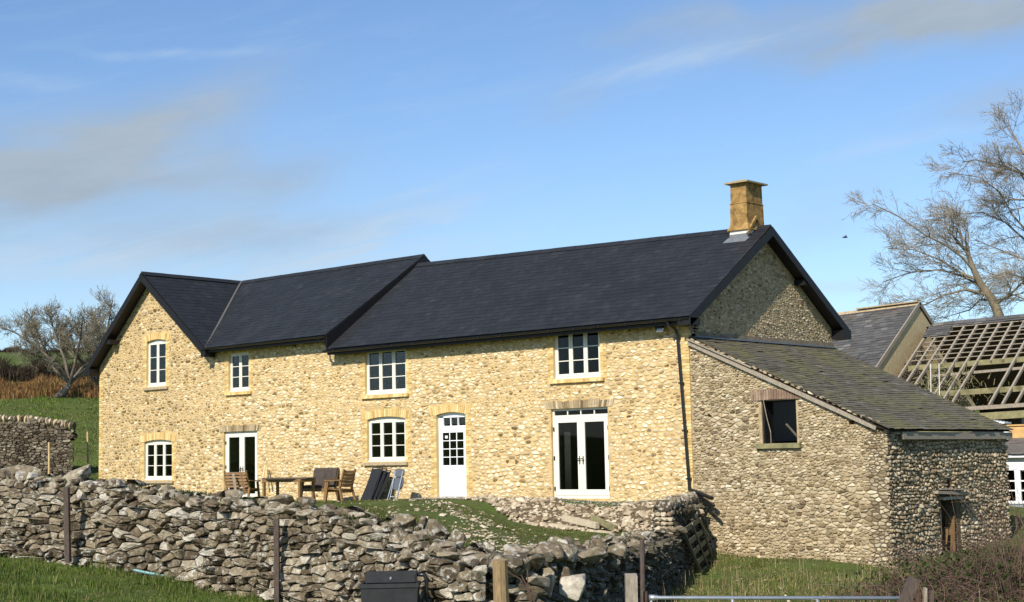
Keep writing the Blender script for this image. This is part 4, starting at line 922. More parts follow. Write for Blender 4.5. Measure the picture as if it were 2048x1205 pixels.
mb = MB(); slates(mb, [(sx0-.1, sy-.2, .93), (7.1, sy-.2, .93), (7.1, sy+2.2, 1.62), (sx0-.1, sy+2.2, 1.62)], .33, .12, .006, 0, 99, .1); obj('roof', mb, [M['felt'], M['darkwood']], SH)

# ================================================================== DRY STONE WALLS
mb = MB(); drystone(mb, WPATH, +1, .27, .105, .6, 5, 'loose', 0, 1, None, .05)
rg = random.Random(77)
def onwall(px, py, D, size, rot, lib=None): rock(mb, PD(px, py, D), size, rot, rg, 0, lib)
# the conspicuous stones along the top
for (px, py, D, sz, r) in [(45, 948, 25, (.9, .4, .28), (0, .1, .7)), (150, 955, 24.4, (.62, .3, .26), (0, -.5, .6)), (235, 966, 24.2, (.4, .3, .12), (0, .1, .7)), (330, 984, 23.4, (.35, .25, .18), (0, -.4, .6)), (470, 992, 22.6, (.3, .25, .2), (0, .1, .6)), (565, 1000, 22, (.42, .3, .17), (0, -.2, .7)),
      (612, 1006, 21.8, (.3, .25, .16), (.2, .2, .5)), (655, 1022, 21.4, (.32, .25, .24), (0, .2, .8)), (690, 1032, 21.2, (.34, .25, .22), (0, .1, .6)), (810, 1042, 20.6, (.34, .25, .22), (0, 0, .6)), (845, 1045, 20.4, (.16, .25, .22), (0, .2, .6)), (872, 1058, 20.2, (.34, .25, .24), (.1, .4, .6)),
      (912, 1078, 20, (.25, .25, .26), (0, .3, .8)), (975, 1100, 19.6, (.2, .2, .2), (.2, .5, .6)), (1085, 1112, 20.5, (.65, .4, .34), (.1, -.1, .4)), (1125, 1105, 20.8, (.45, .35, .3), (0, .2, .5)), (1180, 1110, 22, (.5, .3, .26), (0, .2, .4)), (1230, 1098, 24, (.4, .3, .24), (0, .1, .4)), (1095, 1165, 19.2, (.22, .2, .42), (0, .1, .4)), (1145, 1175, 19.4, (.36, .25, .4), (0, .2, .4)), (1132, 1160, 19.5, (.18, .2, .36), (0, .1, .4))]:
    onwall(px, py, D, sz, r)
tag(obj('dry_stone_wall', mb, [M['wall_rock'], M['dark_gap']]), 'long tumbledown grey dry stone wall across the field in front of the house', 'wall')
mb = MB(); drystone(mb, YPATH, +1, .26, .115, .5, 6, 'loose', 0, 1, 2, .06)
for k in range(60): rock(mb, (9.2+rg.uniform(-.35, .35), -17.4+rg.uniform(-.35, .35), -1.35+1.25*rg.random()), (rg.uniform(.2, .4), rg.uniform(.2, .3), rg.uniform(.1, .18)), (0, rg.uniform(-.2, .2), rg.uniform(0, 3)), rg, 2)
for k in range(130): t = rg.random(); rock(mb, (2.3+6.6*t+rg.gauss(-.25, .15), -4.3-12.8*t+rg.gauss(0, .2), np.interp(t, [0, 1], [-.62, -.2])+rg.uniform(-.1, .1)), (rg.uniform(.12, .35), rg.uniform(.12, .3), rg.uniform(.08, .2)), (rg.uniform(-.5, .5), rg.uniform(-.5, .5), rg.uniform(0, 3)), rg, 2)
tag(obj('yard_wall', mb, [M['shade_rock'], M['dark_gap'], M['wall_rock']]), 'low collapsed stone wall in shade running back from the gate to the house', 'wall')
mb = MB(); drystone(mb, ZPATH, +1, .20, .095, .42, 8, 'upright', 0, 1, 3, .04)
t = np.array([.42, .91]); rg = random.Random(15); z = -1.7
while z < -.22:
    h = rg.uniform(.09, .15)
    for off in (-.13, .0, .13): rock(mb, (1.92+off*.88, -3.93+off*.47, z+h/2), (.17, .2, h), (0, 0, .48), rg, 2 if rg.random() < .12 else 4)
    z += h*.98
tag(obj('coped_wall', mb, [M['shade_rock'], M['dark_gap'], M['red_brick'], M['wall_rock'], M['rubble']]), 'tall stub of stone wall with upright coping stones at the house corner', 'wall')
a, b = PD(-260, 825, 57), PD(152, 850, 57)
mb = MB(); drystone(mb, [(a[0], a[1], 3.15, .8), (PD(70, 845, 57)[0], PD(70, 845, 57)[1], 2.78, .8), (b[0], b[1], 2.5, .8)], +1, .22, .085, .5, 9, 'upright', 0, 1, 2, .03)
tag(obj('coped_wall', mb, [M['brown_rock'], M['dark_gap'], M['old_stone']]), 'brown stone wall with pale upright coping left of the house', 'wall')

# rubble, gravel and loose stones
mb = MB(); rg = random.Random(21)
gxx, gyy = np.meshgrid(np.linspace(-7.4, 1.2, 60), np.linspace(-3.0, -.5, 22), indexing='ij'); gzz = ground(gxx, gyy)+.035+.03*np.sin(gxx*7)*np.sin(gyy*9)-.25*(gyy < -2.62-.25*np.sin(gxx*2))-.3*(gyy > -.62)-.4*(gxx < -7.1+(-gyy-.9)*1.9)
mb.add(np.stack([gxx.ravel(), gyy.ravel(), gzz.ravel()], 1), [(i*22+j, (i+1)*22+j, (i+1)*22+j+1, i*22+j+1) for i in range(59) for j in range(21)], 1)
for k in range(1500):
    x = rg.uniform(-7.0, .9); y = rg.uniform(-2.75, -.8)+(0.25 if x < -6 else 0); s = rg.uniform(.04, .15)*(1.9 if rg.random() < .13 else 1)
    if x < -7.2+(-y-.9)*1.9: continue
    rock(mb, (x, y, float(gA(np.array([x]), np.array([y]))[0])+.03+s*.1), (s*rg.uniform(1, 1.6), s*rg.uniform(.8, 1.2), s*rg.uniform(.5, .9)), (rg.uniform(-.5, .5), rg.uniform(-.5, .5), rg.uniform(0, 6)), rg, 2 if rg.random() < .02 else 0, RUB)
tag(obj('rubble_heap', mb, [M['rubble'], M['soil'], M['red_brick']]), 'heap of pale broken stone below the right hand glazed door', 'rubble', kind='stuff')
mb = MB()
for k in range(800):
    t = rg.random(); x = -4.6+t*10.4; y = -4.1-t*9.4+rg.gauss(0, .5); x += rg.gauss(0, .45); s = rg.uniform(.025, .09)*(1.8 if rg.random() < .05 else 1)
    if rg.random() < .25: x -= rg.uniform(0, 3.5)
    if inside(HP, np.array([x]), np.array([y]))[0]: rock(mb, (x, y, gz(x, y)+s*.15), (s*rg.uniform(1, 2.2), s, s*.6), (rg.uniform(-.5, .5), rg.uniform(-.5, .5), rg.uniform(0, 6)), rg, 0, RUB)
for k in range(260):
    x = rg.uniform(1, 12); y = rg.uniform(-15, -.4); s = rg.uniform(.03, .1)
    if k < 120: t = rg.random(); x, y = 6+t*3, -16.4+rg.uniform(-.5, 1.5)
    rock(mb, (x, y, gz(x, y)+s*.2), (s*1.4, s, s*.6), (0, 0, rg.uniform(0, 6)), rg, 0, RUB)
tag(obj('loose_stones', mb, M['rubble']), 'small pale stones scattered over the grassy bank', 'stones', kind='stuff')
mb = MB()
for k in range(1600):
    x = rg.uniform(-9.5, -.3); y = rg.uniform(-.95, -.05); s = rg.uniform(.02, .06); rock(mb, (x, y, gz(x, y)+s*.3), (s*1.3, s, s*.8), (0, 0, rg.uniform(0, 6)), rg, 0, RUB)
tag(obj('gravel_strip', mb, M['gravel']), 'grey gravel along the foot of the farmhouse wall', 'gravel', kind='stuff')
for i, (px, py, r) in enumerate([(1022, 1012, .5), (1045, 1024, -.3), (1006, 1020, .2)]):
    mb = MB(); p = PY(px, py, -1.6); mb.box(p, (.42, .22, .07), r, 0, None)
    tag(obj('clay_tile', mb, M['red_brick']), ['broken red clay tile at the top left of the stone heap', 'broken red clay tile lowest of the three on the stone heap', 'broken red clay tile farthest left on the stone heap'][i], 'tile', 'red tiles on the stone heap')
for i, (a, b, w) in enumerate([((1128, 1036), (1195, 1052), .14), ((1100, 1052), (1225, 1070), .13), ((1185, 1036), (1232, 1058), .12)]):
    mb = MB(); mb.bar(PY(*a, -2.5), PY(*b, -2.75), .12, w)
    tag(obj('stone_slab', mb, M['rubble'] if i < 2 else M['mosswood']), ['pinkish stone lintel lying on the rubble, upper of the two', 'long pinkish stone lintel lying along the foot of the rubble', 'mossy green grey slab lying across the right end of the rubble'][i], 'slab')

# ================================================================== GARDEN FURNITURE
def xf(mb, loc, rz):
    c, s = math.cos(rz), math.sin(rz); mb.v = [v@np.array([[c, s, 0], [-s, c, 0], [0, 0, 1]])+np.array(loc) for v in mb.v]; return mb
def armchair(loc, rz, w, label, m='wood', cover=None, cat='chair'):
    t = thing('garden_armchair' if cat == 'chair' else 'garden_bench', loc, label, cat)
    def P(name, f, mm=m): b = MB(); f(b); o = obj(name, xf(b, loc, rz), M[mm], t)
    hw = w/2     # faces -y (local); back at +y
    for s in (-1, 1):
        P('leg', lambda b: b.bar((s*hw, -.30, 0), (s*(hw-.02), -.20, .62), .06, .05, 0, (0, 1, 0)))
        P('leg', lambda b: b.bar((s*hw, .36, 0), (s*(hw-.02), .22, .46), .06, .05, 0, (0, 1, 0)))
        P('armrest', lambda b: b.bar((s*hw, -.28, .64), (s*hw, .30, .66), .08, .03))
        P('back_post', lambda b: b.bar((s*(hw-.03), .22, .40), (s*(hw-.04), .38, .96), .05, .045, 0, (0, 1, 0)))
    P('seat', lambda b: [b.b(-hw+.03, hw-.03, -.24+k*.085, -.165+k*.085, .40-k*.006, .425-k*.006) for k in range(6)])
    P('apron', lambda b: (b.b(-hw+.03, hw-.03, -.26, -.235, .32, .40), b.b(-hw+.03, hw-.03, .2, .225, .30, .38)))
    def bk(b):
        n = 5
        for k in range(n): z = .50+k*.094; y = .245+(z-.4)*.27; b.box((0, y, z), (w-.1, .02, .088), 0, 0, [[1, 0, 0], [0, .965, .26], [0, -.26, .965]])
    P('backrest', bk)
    if cover:
        def cv(b):
            pts = [(.20, .50), (.30, .94), (.36, 1.0), (.44, .96), (.42, .45)]
            for k in range(4): (y0, z0), (y1, z1) = pts[k], pts[k+1]; b.add([(-hw+.02, y0, z0), (hw-.02, y0, z0), (hw-.02, y1, z1), (-hw+.02, y1, z1)], [(0, 1, 2, 3)])
            b.add([(hw-.02, y, z) for y, z in pts], [(0, 1, 2, 3, 4)]); b.add([(-hw+.02, y, z) for y, z in pts], [(4, 3, 2, 1, 0)])
            b.box((0, 0, .46), (w-.08, .5, .08))
        P('cover', cv, cover)
    return t
gt = -.08
p = PY(488, 990, -2.0); armchair((p[0]+.05, -2.1, gt), math.pi+.3, .86, 'high backed wooden bench seen from behind, left of the garden table', 'wood', None, 'bench')
p = PY(638, 990, -1.5); armchair((p[0], -1.5, gt), .15, .92, 'wooden bench under a dark grey cover behind the table', 'wood', 'fabric', 'bench')
p = PY(682, 1000, -2.2); armchair((p[0]-.05, -2.2, gt), -math.pi/2+.12, .56, 'wooden armchair at the right end of the garden table', 'wood')
# table
p = PY(577, 958, -2.3); tl = (p[0], -2.3, gt); T = thing('garden_table', tl, 'wide wooden garden table with a dark top in front of the house', 'table')
mb = MB(); n = 8; pts = [(.98*math.cos(a)*1.0, .5*math.sin(a)) for a in [math.pi*(2*i+1)/8 for i in range(8)]]; mb.prism([(a, b) for a, b in pts], 2, .70, .735); obj('tabletop', xf(mb, tl, .1), M['darkwood'], T)
mb = MB(); mb.b(-.78, .78, -.32, -.29, .61, .70); mb.b(-.78, .78, .29, .32, .61, .70); mb.b(-.78, -.75, -.29, .29, .61, .70); mb.b(.75, .78, -.29, .29, .61, .70); obj('apron', xf(mb, tl, .1), M['wood'], T)
for sx in (-1, 1):
    for sy_ in (-1, 1): mb = MB(); mb.b(sx*.72-.035, sx*.72+.035, sy_*.28-.035, sy_*.28+.035, 0, .61); obj('leg', xf(mb, tl, .1), M['wood'], T)
mb = MB(); mb.bar(PY(500, 1003, -2.9)+[0, 0, .0], PY(466, 938, -2.9), .05, .05); 
mb = MB(); mb.bar(PY(474, 1003, -2.75), PY(466, 948, -2.6), .07, .03); tag(obj('timber_offcut', mb, M['greywood']), 'pale grey plank propped against the back of the left bench', 'plank')
mb = MB(); mb.bar(PY(490, 990, -2.7), PY(481, 942, -2.6), .03, .03); tag(obj('wooden_stake', mb, M['wood']), 'thin brown stick leaning on the back of the left bench', 'stick')
mb = MB(); mb.bar(PY(524, 965, -.4), PY(530, 932, -.15), .05, .03); mb.bar(PY(531, 965, -.4), PY(533, 934, -.15), .05, .03); tag(obj('wooden_trestle', mb, M['palewood']), 'pale folded wooden trestle leaning on the wall right of the left glazed door', 'trestle')
# folded loungers
for i, (dx, dy) in enumerate(((0.02, 0), (.12, .07), (.20, .12), (-.10, .14))):
    b0 = PY(729, 1005, -.75)+np.array([dx, dy, 0]); b0[2] = gt; t0 = b0+np.array([.16+.02*i, .38, .98-.05*i-(.28 if i == 3 else 0)])
    t = thing('folded_lounger', b0, ['black folded sun lounger standing frontmost below the window', 'second black folded lounger from the front of the leaning row', 'rearmost black folded lounger next to the grey chair', 'shortest black folded lounger at the left end of the row'][i], 'lounger', 'folded black loungers leaning on the wall')
    u = (t0-b0); L = np.linalg.norm(u); u /= L; r = np.array([.96, -.28, 0]); nrm = np.cross(r, u); mb = MB(); c = (b0+t0)/2
    mb.box(c, (.58, L-.08, .012), 0, 0, [r, u, nrm]); obj('sling', mb, M['charcoal'], t)
    mb = MB()
    for s in (-1, 1): mb.tube([b0+r*s*.31, c+r*s*.31-nrm*.03, t0+r*s*.31], .017, 6)
    mb.tube([b0-r*.31, b0+r*.31], .017, 6); mb.tube([t0-r*.31, t0+r*.31], .017, 6); obj('frame', mb, M['black'], t)
    if i == 0: mb = MB(); mb.box(t0-u*.2+nrm*-.02, (.3, .03, .03), 0, 0, [r, u, nrm]); obj('strut', mb, M['greyplastic'], t)
b0 = PY(786, 1003, -1.15); b0[2] = gt; t = thing('folding_chair', b0, 'grey plastic folding chair folded and leaning beside the black loungers', 'chair')
u = np.array([.03, .25, .95]); u /= np.linalg.norm(u); r = np.array([.97, -.2, 0]); nr = np.cross(r, u)
def panel(mb, z0, z1, w, dz=0): 
    c = b0+u*(z0+z1)/2+nr*dz; h = z1-z0; poly = []
    for k in range(16): a = 2*math.pi*k/16; e = 3.5; q = (abs(math.cos(a))**e+abs(math.sin(a))**e)**(-1/e); poly.append((w/2*q*math.cos(a), h/2*q*math.sin(a)))
    V = [c+r*a+u*b+nr*.02 for a, b in poly]+[c+r*a+u*b-nr*.02 for a, b in poly]; mb.add(V, [tuple(range(16)), tuple(range(31, 15, -1))]+[(i, i+16, (i+1) % 16+16, (i+1) % 16) for i in range(16)])
mb = MB(); panel(mb, .74, .97, .50, -.02); obj('backrest', mb, M['greyplastic'], t)
mb = MB(); panel(mb, .36, .76, .48, -.06); obj('seat', mb, M['greyplastic'], t)
for s in (-1, 1):
    for k in (0, 1): mb = MB(); mb.tube([b0+r*s*(.2+.04*k)+nr*.06*k, b0+u*.9+r*s*.2], .013, 6); obj('leg', mb, M['steel'], t)
mb = MB(); mb.tube([b0+r*-.2+u*.15, b0+r*.2+u*.15], .011, 6); obj('crossbar', mb, M['steel'], t)

# ================================================================== POSTS, GATE, TROUGH
def post(name, px, top, bot, D, w, mm, label, round_=True, lean=0, group=None):
    p = PD(px+lean, bot, D); q = PD(px, top, D); mb = MB()
    if round_: mb.tube([p, p+(q-p)*.5+np.array([.004, .0, 0]), q], [w*.52, w*.5, w*.47], 9)
    else: mb.bar(p, q, w, w*.7, 0, tuple(CR))
    return tag(obj(name, mb, M[mm]), label, 'post', group)
post('fence_post', 133, 975, 1125, 23.4, .105, 'darkwood', 'dark square post standing in the grass in front of the wall, left of the pair', False, 3)
post('fence_post', 553, 1040, 1215, 21.2, .10, 'darkwood', 'dark square post in front of the wall below the garden table', False, 1)
post('fence_post', 1000, 1120, 1330, 17.5, .185, 'postwood', 'stout round brown post where the wall ends', True, 6)
post('gate_post', 1262, 1150, 1400, 16.6, .18, 'greywood', 'square silver grey gate post with a flat top', False, 4)
post('iron_post', 1291, 1184, 1400, 16.7, .055, 'rust', 'short rusty iron tube carrying the left end of the gate', True, 3)
post('iron_post', 1284, 1080, 1400, 17.6, .06, 'darkwood', 'thin dark stake just behind the square gate post', True, 4)
post('iron_post', 1837, 1188, 1400, 16.2, .075, 'rust', 'short rusty tube beside the leaning timber at the right of the gate', True, 2)
post('broken_post', 1850, 1176, 1400, 16.2, .05, 'greywood', 'thin weathered broken post right of the rusty tube', False, 2)
post('broken_post', 1863, 1182, 1400, 16.1, .055, 'darkwood', 'rightmost dark rotten post right of the gate', False, 2)
mb = MB(); mb.bar(PD(1795, 1240, 16.3), PD(1829, 1157, 16.3), .14, .1, 0, tuple(CR)); tag(obj('leaning_timber', mb, M['darkwood']), 'dark squared timber leaning left at the right end of the gate', 'timber')
post('garden_stake', 98, 885, 955, 48, .07, 'palewood', 'thin pale stake in front of the brown coped wall', True, 0)
post('garden_stake', 175, 864, 927, 58, .075, 'palewood', 'thin pale stake on the grass by the corner of the house', True, 1)
mb = MB(); mb.tube([PD(1042, 1150, 17.3), PD(1058, 1180, 17.3), PD(1066, 1230, 17.3)], [.006, .012, .02], 5); mb.tube([PD(1010, 1142, 17.3), PD(1040, 1158, 17.3), PD(1075, 1215, 17.3)], [.004, .007, .01], 4); mb.tube([PD(1055, 1140, 17.3), PD(1056, 1185, 17.3)], .008, 4)
tag(obj('bare_sapling', mb, M['bramble']), 'bare brown sapling stems right of the round post', 'sapling')
# wires
mb = MB()
for a, b, c in (((-200, 978, 25.5), (133, 992, 23.35), (553, 1062, 21.15)), ((553, 1062, 21.15), (780, 1100, 19.4), (1000, 1140, 17.4))):
    pts = [PD(*a), PD(*b), PD(*c)]; mb.tube(pts, .0022, 3, 0, False)
tag(obj('fence_wire', mb, M['steel']), 'thin slack wire strung between the fence posts', 'wire')
# tubular gate
ga, gb = PD(1297, 1196, 16.75), PD(1812, 1197, 16.45); G = thing('field_gate', (ga[0], ga[1], -1.5), 'galvanised tubular field gate whose top rail shows between the posts', 'gate')
for k, dz in enumerate((0, -.24, -.44, -.62, -.78, -.92)):
    mb = MB(); d = (gb-ga)/np.linalg.norm(gb-ga)
    if k == 0: mb.tube([ga-d*.0, ga+d*.06, ga+d*.12, gb], [.036, .034, .021, .021], 10)
    else: mb.tube([ga+d*.06+[0, 0, dz], gb+[0, 0, dz]], .016, 8)
    obj('rail', mb, M['steel'], G, True)
for f in (.01, .33, .66, .99): mb = MB(); p = ga+(gb-ga)*f; mb.tube([p, p-Zv*.92], .018, 8); obj('upright', mb, M['steel'], G, True)
# trough
tp = PD(778, 1168, 18.6); tz = gz(tp[0], tp[1]); ax = np.array([math.cos(rad(41)), math.sin(rad(41)), 0]); ay = np.array([-ax[1], ax[0], 0]); TR = thing('water_trough', (tp[0], tp[1], tz), 'black rubber water trough standing against the field wall', 'trough')
mb = MB(); h = tp[2]-tz; c = tp+ay*.2-Zv*h/2; V = []
for z, e in ((-h/2, -.04), (h/2-.06, .0), (h/2-.05, .012), (h/2, .012)):
    for sx, sy_ in ((-1, -1), (1, -1), (1, 1), (-1, 1)): V.append(c+ax*sx*(.35+e)+ay*sy_*(.2+e)+Zv*z)
for z, e in ((h/2, -.02), (h/2-.2, -.03)):
    for sx, sy_ in ((-1, -1), (1, -1), (1, 1), (-1, 1)): V.append(c+ax*sx*(.35+e)+ay*sy_*(.2+e)+Zv*z)
mb.add(V, [(i*4+j, i*4+(j+1) % 4, i*4+4+(j+1) % 4, i*4+4+j) for i in range(5) for j in range(4)]+[(20, 21, 22, 23)]); obj('tub', mb, M['rubber'], TR)
mb = MB(); mb.box(c+ay*.13+Zv*(h/2+.06), (.64, .16, .13), 0, 0, [ax, ay, Zv]); mb.box(c+ay*.045+Zv*(h/2+.045), (.6, .02, .10), 0, 0, [ax, ay, Zv]); obj('float_cover', mb, M['rubber'], TR)
mb = MB(); mb.box(c+ay*.03+Zv*(h/2+.05), (.02, .02, .03), 0, 0, [ax, ay, Zv]); obj('catch', mb, M['steel'], TR)
q = c+ax*.36+Zv*(h/2+.08)+ay*.1; mb = MB(); mb.tube([q-ax*.05, q+ax*.05, q+ax*.08-Zv*.05, q+ax*.08-Zv*.3, q+ax*.14-Zv*.6, q+ax*.2-Zv*1.0], [.02, .03, .028, .016, .016, .016], 8); obj('hose', mb, M['black'], TR, True)
def hit(px, py, d0=12, d1=40):
    for D in np.arange(d0, d1, .1):
        p = PD(px, py, D)
        if p[2] < gz(p[0], p[1]): return p
    return PD(px, py, d1)
mb = MB(); pts = [hit(268, 1154)+Zv*.10, hit(300, 1158)+Zv*.08, hit(335, 1163)+Zv*.08, hit(375, 1168)+Zv*.06]; mb.tube(pts, .02, 6); tag(obj('water_pipe', mb, M['teal']), 'pale teal plastic pipe lying in the grass', 'pipe')
# old wooden gate leaning in the shade
def onlean(px, py):
    d = ray(px, py); n = np.array([.887, .887*.52, .16]); k = .25+.04-.16*.3; return CAM+d*((k-CAM@n)/(d@n))
A0, B0, C0, D0 = onlean(1366, 1060), onlean(1397, 1038), onlean(1437, 1112), onlean(1405, 1152); print('gate', A0, B0, C0, D0)
G2 = thing('wooden_gate', (C0[0], C0[1], D0[2]), 'silvered wooden gate leaning on its end in the shade of the coped wall', 'gate')
for a, b in ((A0, D0), (B0, C0)): mb = MB(); mb.bar(a, b, .05, .09, 0, tuple(B0-A0)); obj('stile', mb, M['gatewood'], G2)
for f in (.03, .28, .5, .72, .95): mb = MB(); mb.bar(A0+(D0-A0)*f, B0+(C0-B0)*f, .03, .11, 0, tuple(D0-A0)); obj('rail', mb, M['gatewood'], G2)
mb = MB(); m0 = (A0+B0)/2; m1 = (D0+C0)/2; off = np.cross(B0-A0, D0-A0); off /= np.linalg.norm(off); off *= -np.sign(off@ray(1400, 1100)); mb.bar(m0+off*.03, D0*.7+C0*.3+off*.03, .03, .06); mb.bar(B0+off*.04, D0+(C0-D0)*.6+off*.04, .03, .06); obj('brace', mb, M['gatewood'], G2)

# ================================================================== PLANTS
def blades(name, x, y, z, h, w, m, label=None, cat=None, lean=.35, kind='stuff', seed=0, droop=.5):
    r = np.random.default_rng(seed); n = len(x); a = r.uniform(0, 2*np.pi, n); b = a+np.pi/2+r.normal(0, .4, n); L = h*r.uniform(.1, 1, n)*lean
    B = np.stack([x, y, z-.01], 1); W = np.stack([np.cos(a), np.sin(a), np.zeros(n)], 1)*(w/2)[:, None]; D = np.stack([np.cos(b), np.sin(b), np.zeros(n)], 1)
    mid = B+D*(L*.35)[:, None]+np.array([0, 0, 1])*(h*.6)[:, None]; tip = B+D*(L*(1+droop))[:, None]+np.array([0, 0, 1])*(h*r.uniform(.8, 1, n))[:, None]
    V = np.stack([B-W, B+W, mid+W*.8, mid-W*.8, tip], 1).reshape(-1, 3); i = np.arange(n)*5
    me = bpy.data.meshes.new(name); F = [t for k in i.tolist() for t in ((k, k+1, k+2, k+3), (k+3, k+2, k+4))]
    c = V.mean(0); c[2] = V[:, 2].min(); me.from_pydata((V-c).tolist(), [], F); me.materials.append(M[m]); o = bpy.data.objects.new(name, me); COL.objects.link(o); o.location = c
    return tag(o, label, cat, kind=kind)
def scatter(n, x0, x1, y0, y1, test=None, seed=1, clump=.5):
    r = np.random.default_rng(seed); x = r.uniform(x0, x1, n); y = r.uniform(y0, y1, n)
    dens = .5+.5*np.sin(x*2.1+np.sin(y*1.7)*2)*np.sin(y*2.6+np.sin(x*1.3)*2)
    k = r.random(n) < (1-clump)+clump*dens
    if test is not None: k &= test(x, y)
    x, y = x[k], y[k]; return x, y, ground(x, y), dens[k]
isA = lambda x, y: inside(HP, x, y)
isB = lambda x, y: ~inside(HP, x, y)
def distpath(path, x, y):
    d = np.full(x.shape, 1e9)
    for p, q in zip(path[:-1], path[1:]):
        a = np.array(p[:2]); b = np.array(q[:2]); t = np.clip(((x-a[0])*(b-a)[0]+(y-a[1])*(b-a)[1])/((b-a)@(b-a)), 0, 1); d = np.minimum(d, np.hypot(x-a[0]-t*(b-a)[0], y-a[1]-t*(b-a)[1]))
    return d
x, y, z, dn = scatter(150000, -9, 8, -24.5, -17.3, lambda x, y: isB(x, y) & (distpath(WPATH, x, y) > .3), 1, .3)
h = (.035+.17*dn**2*RNG.random(len(x)))*np.where(RNG.random(len(x)) < .05, 1.6, 1); blades('field_grass', x, y, z, h, .007+.006*RNG.random(len(x)), 'grass', 'lush green field grass in front of the wall', 'grass', seed=2)
x, y, z, dn = scatter(9000, -5, 8, -18.7, -17.3, lambda x, y: isB(x, y) & (distpath(WPATH, x, y) > .3) & (distpath(WPATH, x, y) < .55), 4, .7)
blades('wall_foot_grass', x, y, z, .08+.2*dn*RNG.random(len(x)), np.full(len(x), .009), 'grass', 'longer tufts of grass along the foot of the field wall', 'grass', seed=5)
x, y, z, dn = scatter(170000, 0, 14, -17, 0, lambda x, y: isB(x, y) & (distpath(YPATH, x, y) > .3) & ((x < 5.3) | (y < 0)), 6, .25)
h = (.03+.10*dn*RNG.random(len(x))); blades('yard_grass', x, y, z, h, .008+.008*RNG.random(len(x)), 'rough_grass', 'rough yellow green grass in the yard below the lean-to', 'grass', seed=7)
x, y, z, dn = scatter(1500, 1.5, 11, -13, -.3, lambda x, y: isB(x, y) & (distpath(YPATH, x, y) > .4), 8, .9)
blades('dry_stalks', x, y, z, .25+.55*RNG.random(len(x))*dn, np.full(len(x), .010), 'straw', 'tall dry stalks standing in the yard grass', 'dry grass', .25, seed=9, droop=.2)
x, y, z, dn = scatter(150000, -11, 8.6, -16.8, -.9, lambda x, y: isA(x, y) & ((y < -3.0) | (x < -7.3)), 10, .35)
blades('bank_grass', x, y, z, .025+.045*dn*RNG.random(len(x)), .008+.008*RNG.random(len(x)), 'bank', 'short grass on the bank between the house and the field wall', 'grass', seed=11)
# weeds on the top of the wall heap
x, y, z, dn = scatter(30000, -4, 6.6, -17.9, -15.8, lambda x, y: isA(x, y) & (distpath(WPATH, x, y) < 1.4), 12, .85)
blades('wall_top_weeds', x, y, z, .05+.16*dn*RNG.random(len(x)), np.full(len(x), .014), 'hedge', 'dark dead weeds on the soil heaped behind the wall', 'weeds', .6, seed=13)
r_ = np.random.default_rng(31); n = 9000; u = np.concatenate([r_.uniform(1.9, 4.3, 6000), r_.uniform(-1, 8.5, 3000)]); yy = np.interp(u, [p[0] for p in WPATH], [p[1] for p in WPATH])+r_.normal(0, .16, n)+.08; zz = np.interp(u, [p[0] for p in WPATH], [p[2] for p in WPATH])-.02
k = (np.sin(u*5.1)+np.sin(u*11.3+1) > .1); blades('wall_top_plants', u[k], yy[k], zz[k], .03+.09*r_.random(k.sum()), np.full(k.sum(), .018), 'ivy', 'small green plants and moss growing along the top of the field wall', 'moss', .8, seed=33)
LAT = np.array([.515, .857])
def band(name, n, s0, s1, l0, l1, h0, h1, w, m, label, cat, seed, lean=.35):
    r = np.random.default_rng(seed); s = r.uniform(s0, s1, n); l = r.uniform(l0, l1, n); s += .8*np.sin(l*1.1)
    x = CAM[0]+HD[0]*s+LAT[0]*l; y = CAM[1]+HD[1]*s+LAT[1]*l
    hh = (h0+(h1-h0)*r.random(n))*(.8+.25*np.sin(l*2.3)+.1*np.sin(l*6.1)); return blades(name, x, y, ground(x, y), hh, w*(.5+r.random(n)), m, label, cat, lean, seed=seed+1)
band('hill_grass', 60000, 50, 83, -9, 8, .04, .16, .035, 'grass', 'green pasture rising behind the house at the left', 'grass', 28)
band('bracken', 16000, 83, 93, -16, 9, .35, .8, .05, 'bracken', 'band of rust brown dead bracken across the hillside', 'bracken', 20)
band('hedge', 22000, 95, 100, -17, 10, .5, 1.5, .05, 'hedge', 'dark bare hedge above the bracken', 'hedge', 22, .6)
band('far_hedge', 9000, 178, 182, -30, 16, .4, .9, .09, 'hedge', 'thin dark hedge along the skyline at the left', 'hedge', 24, .6)

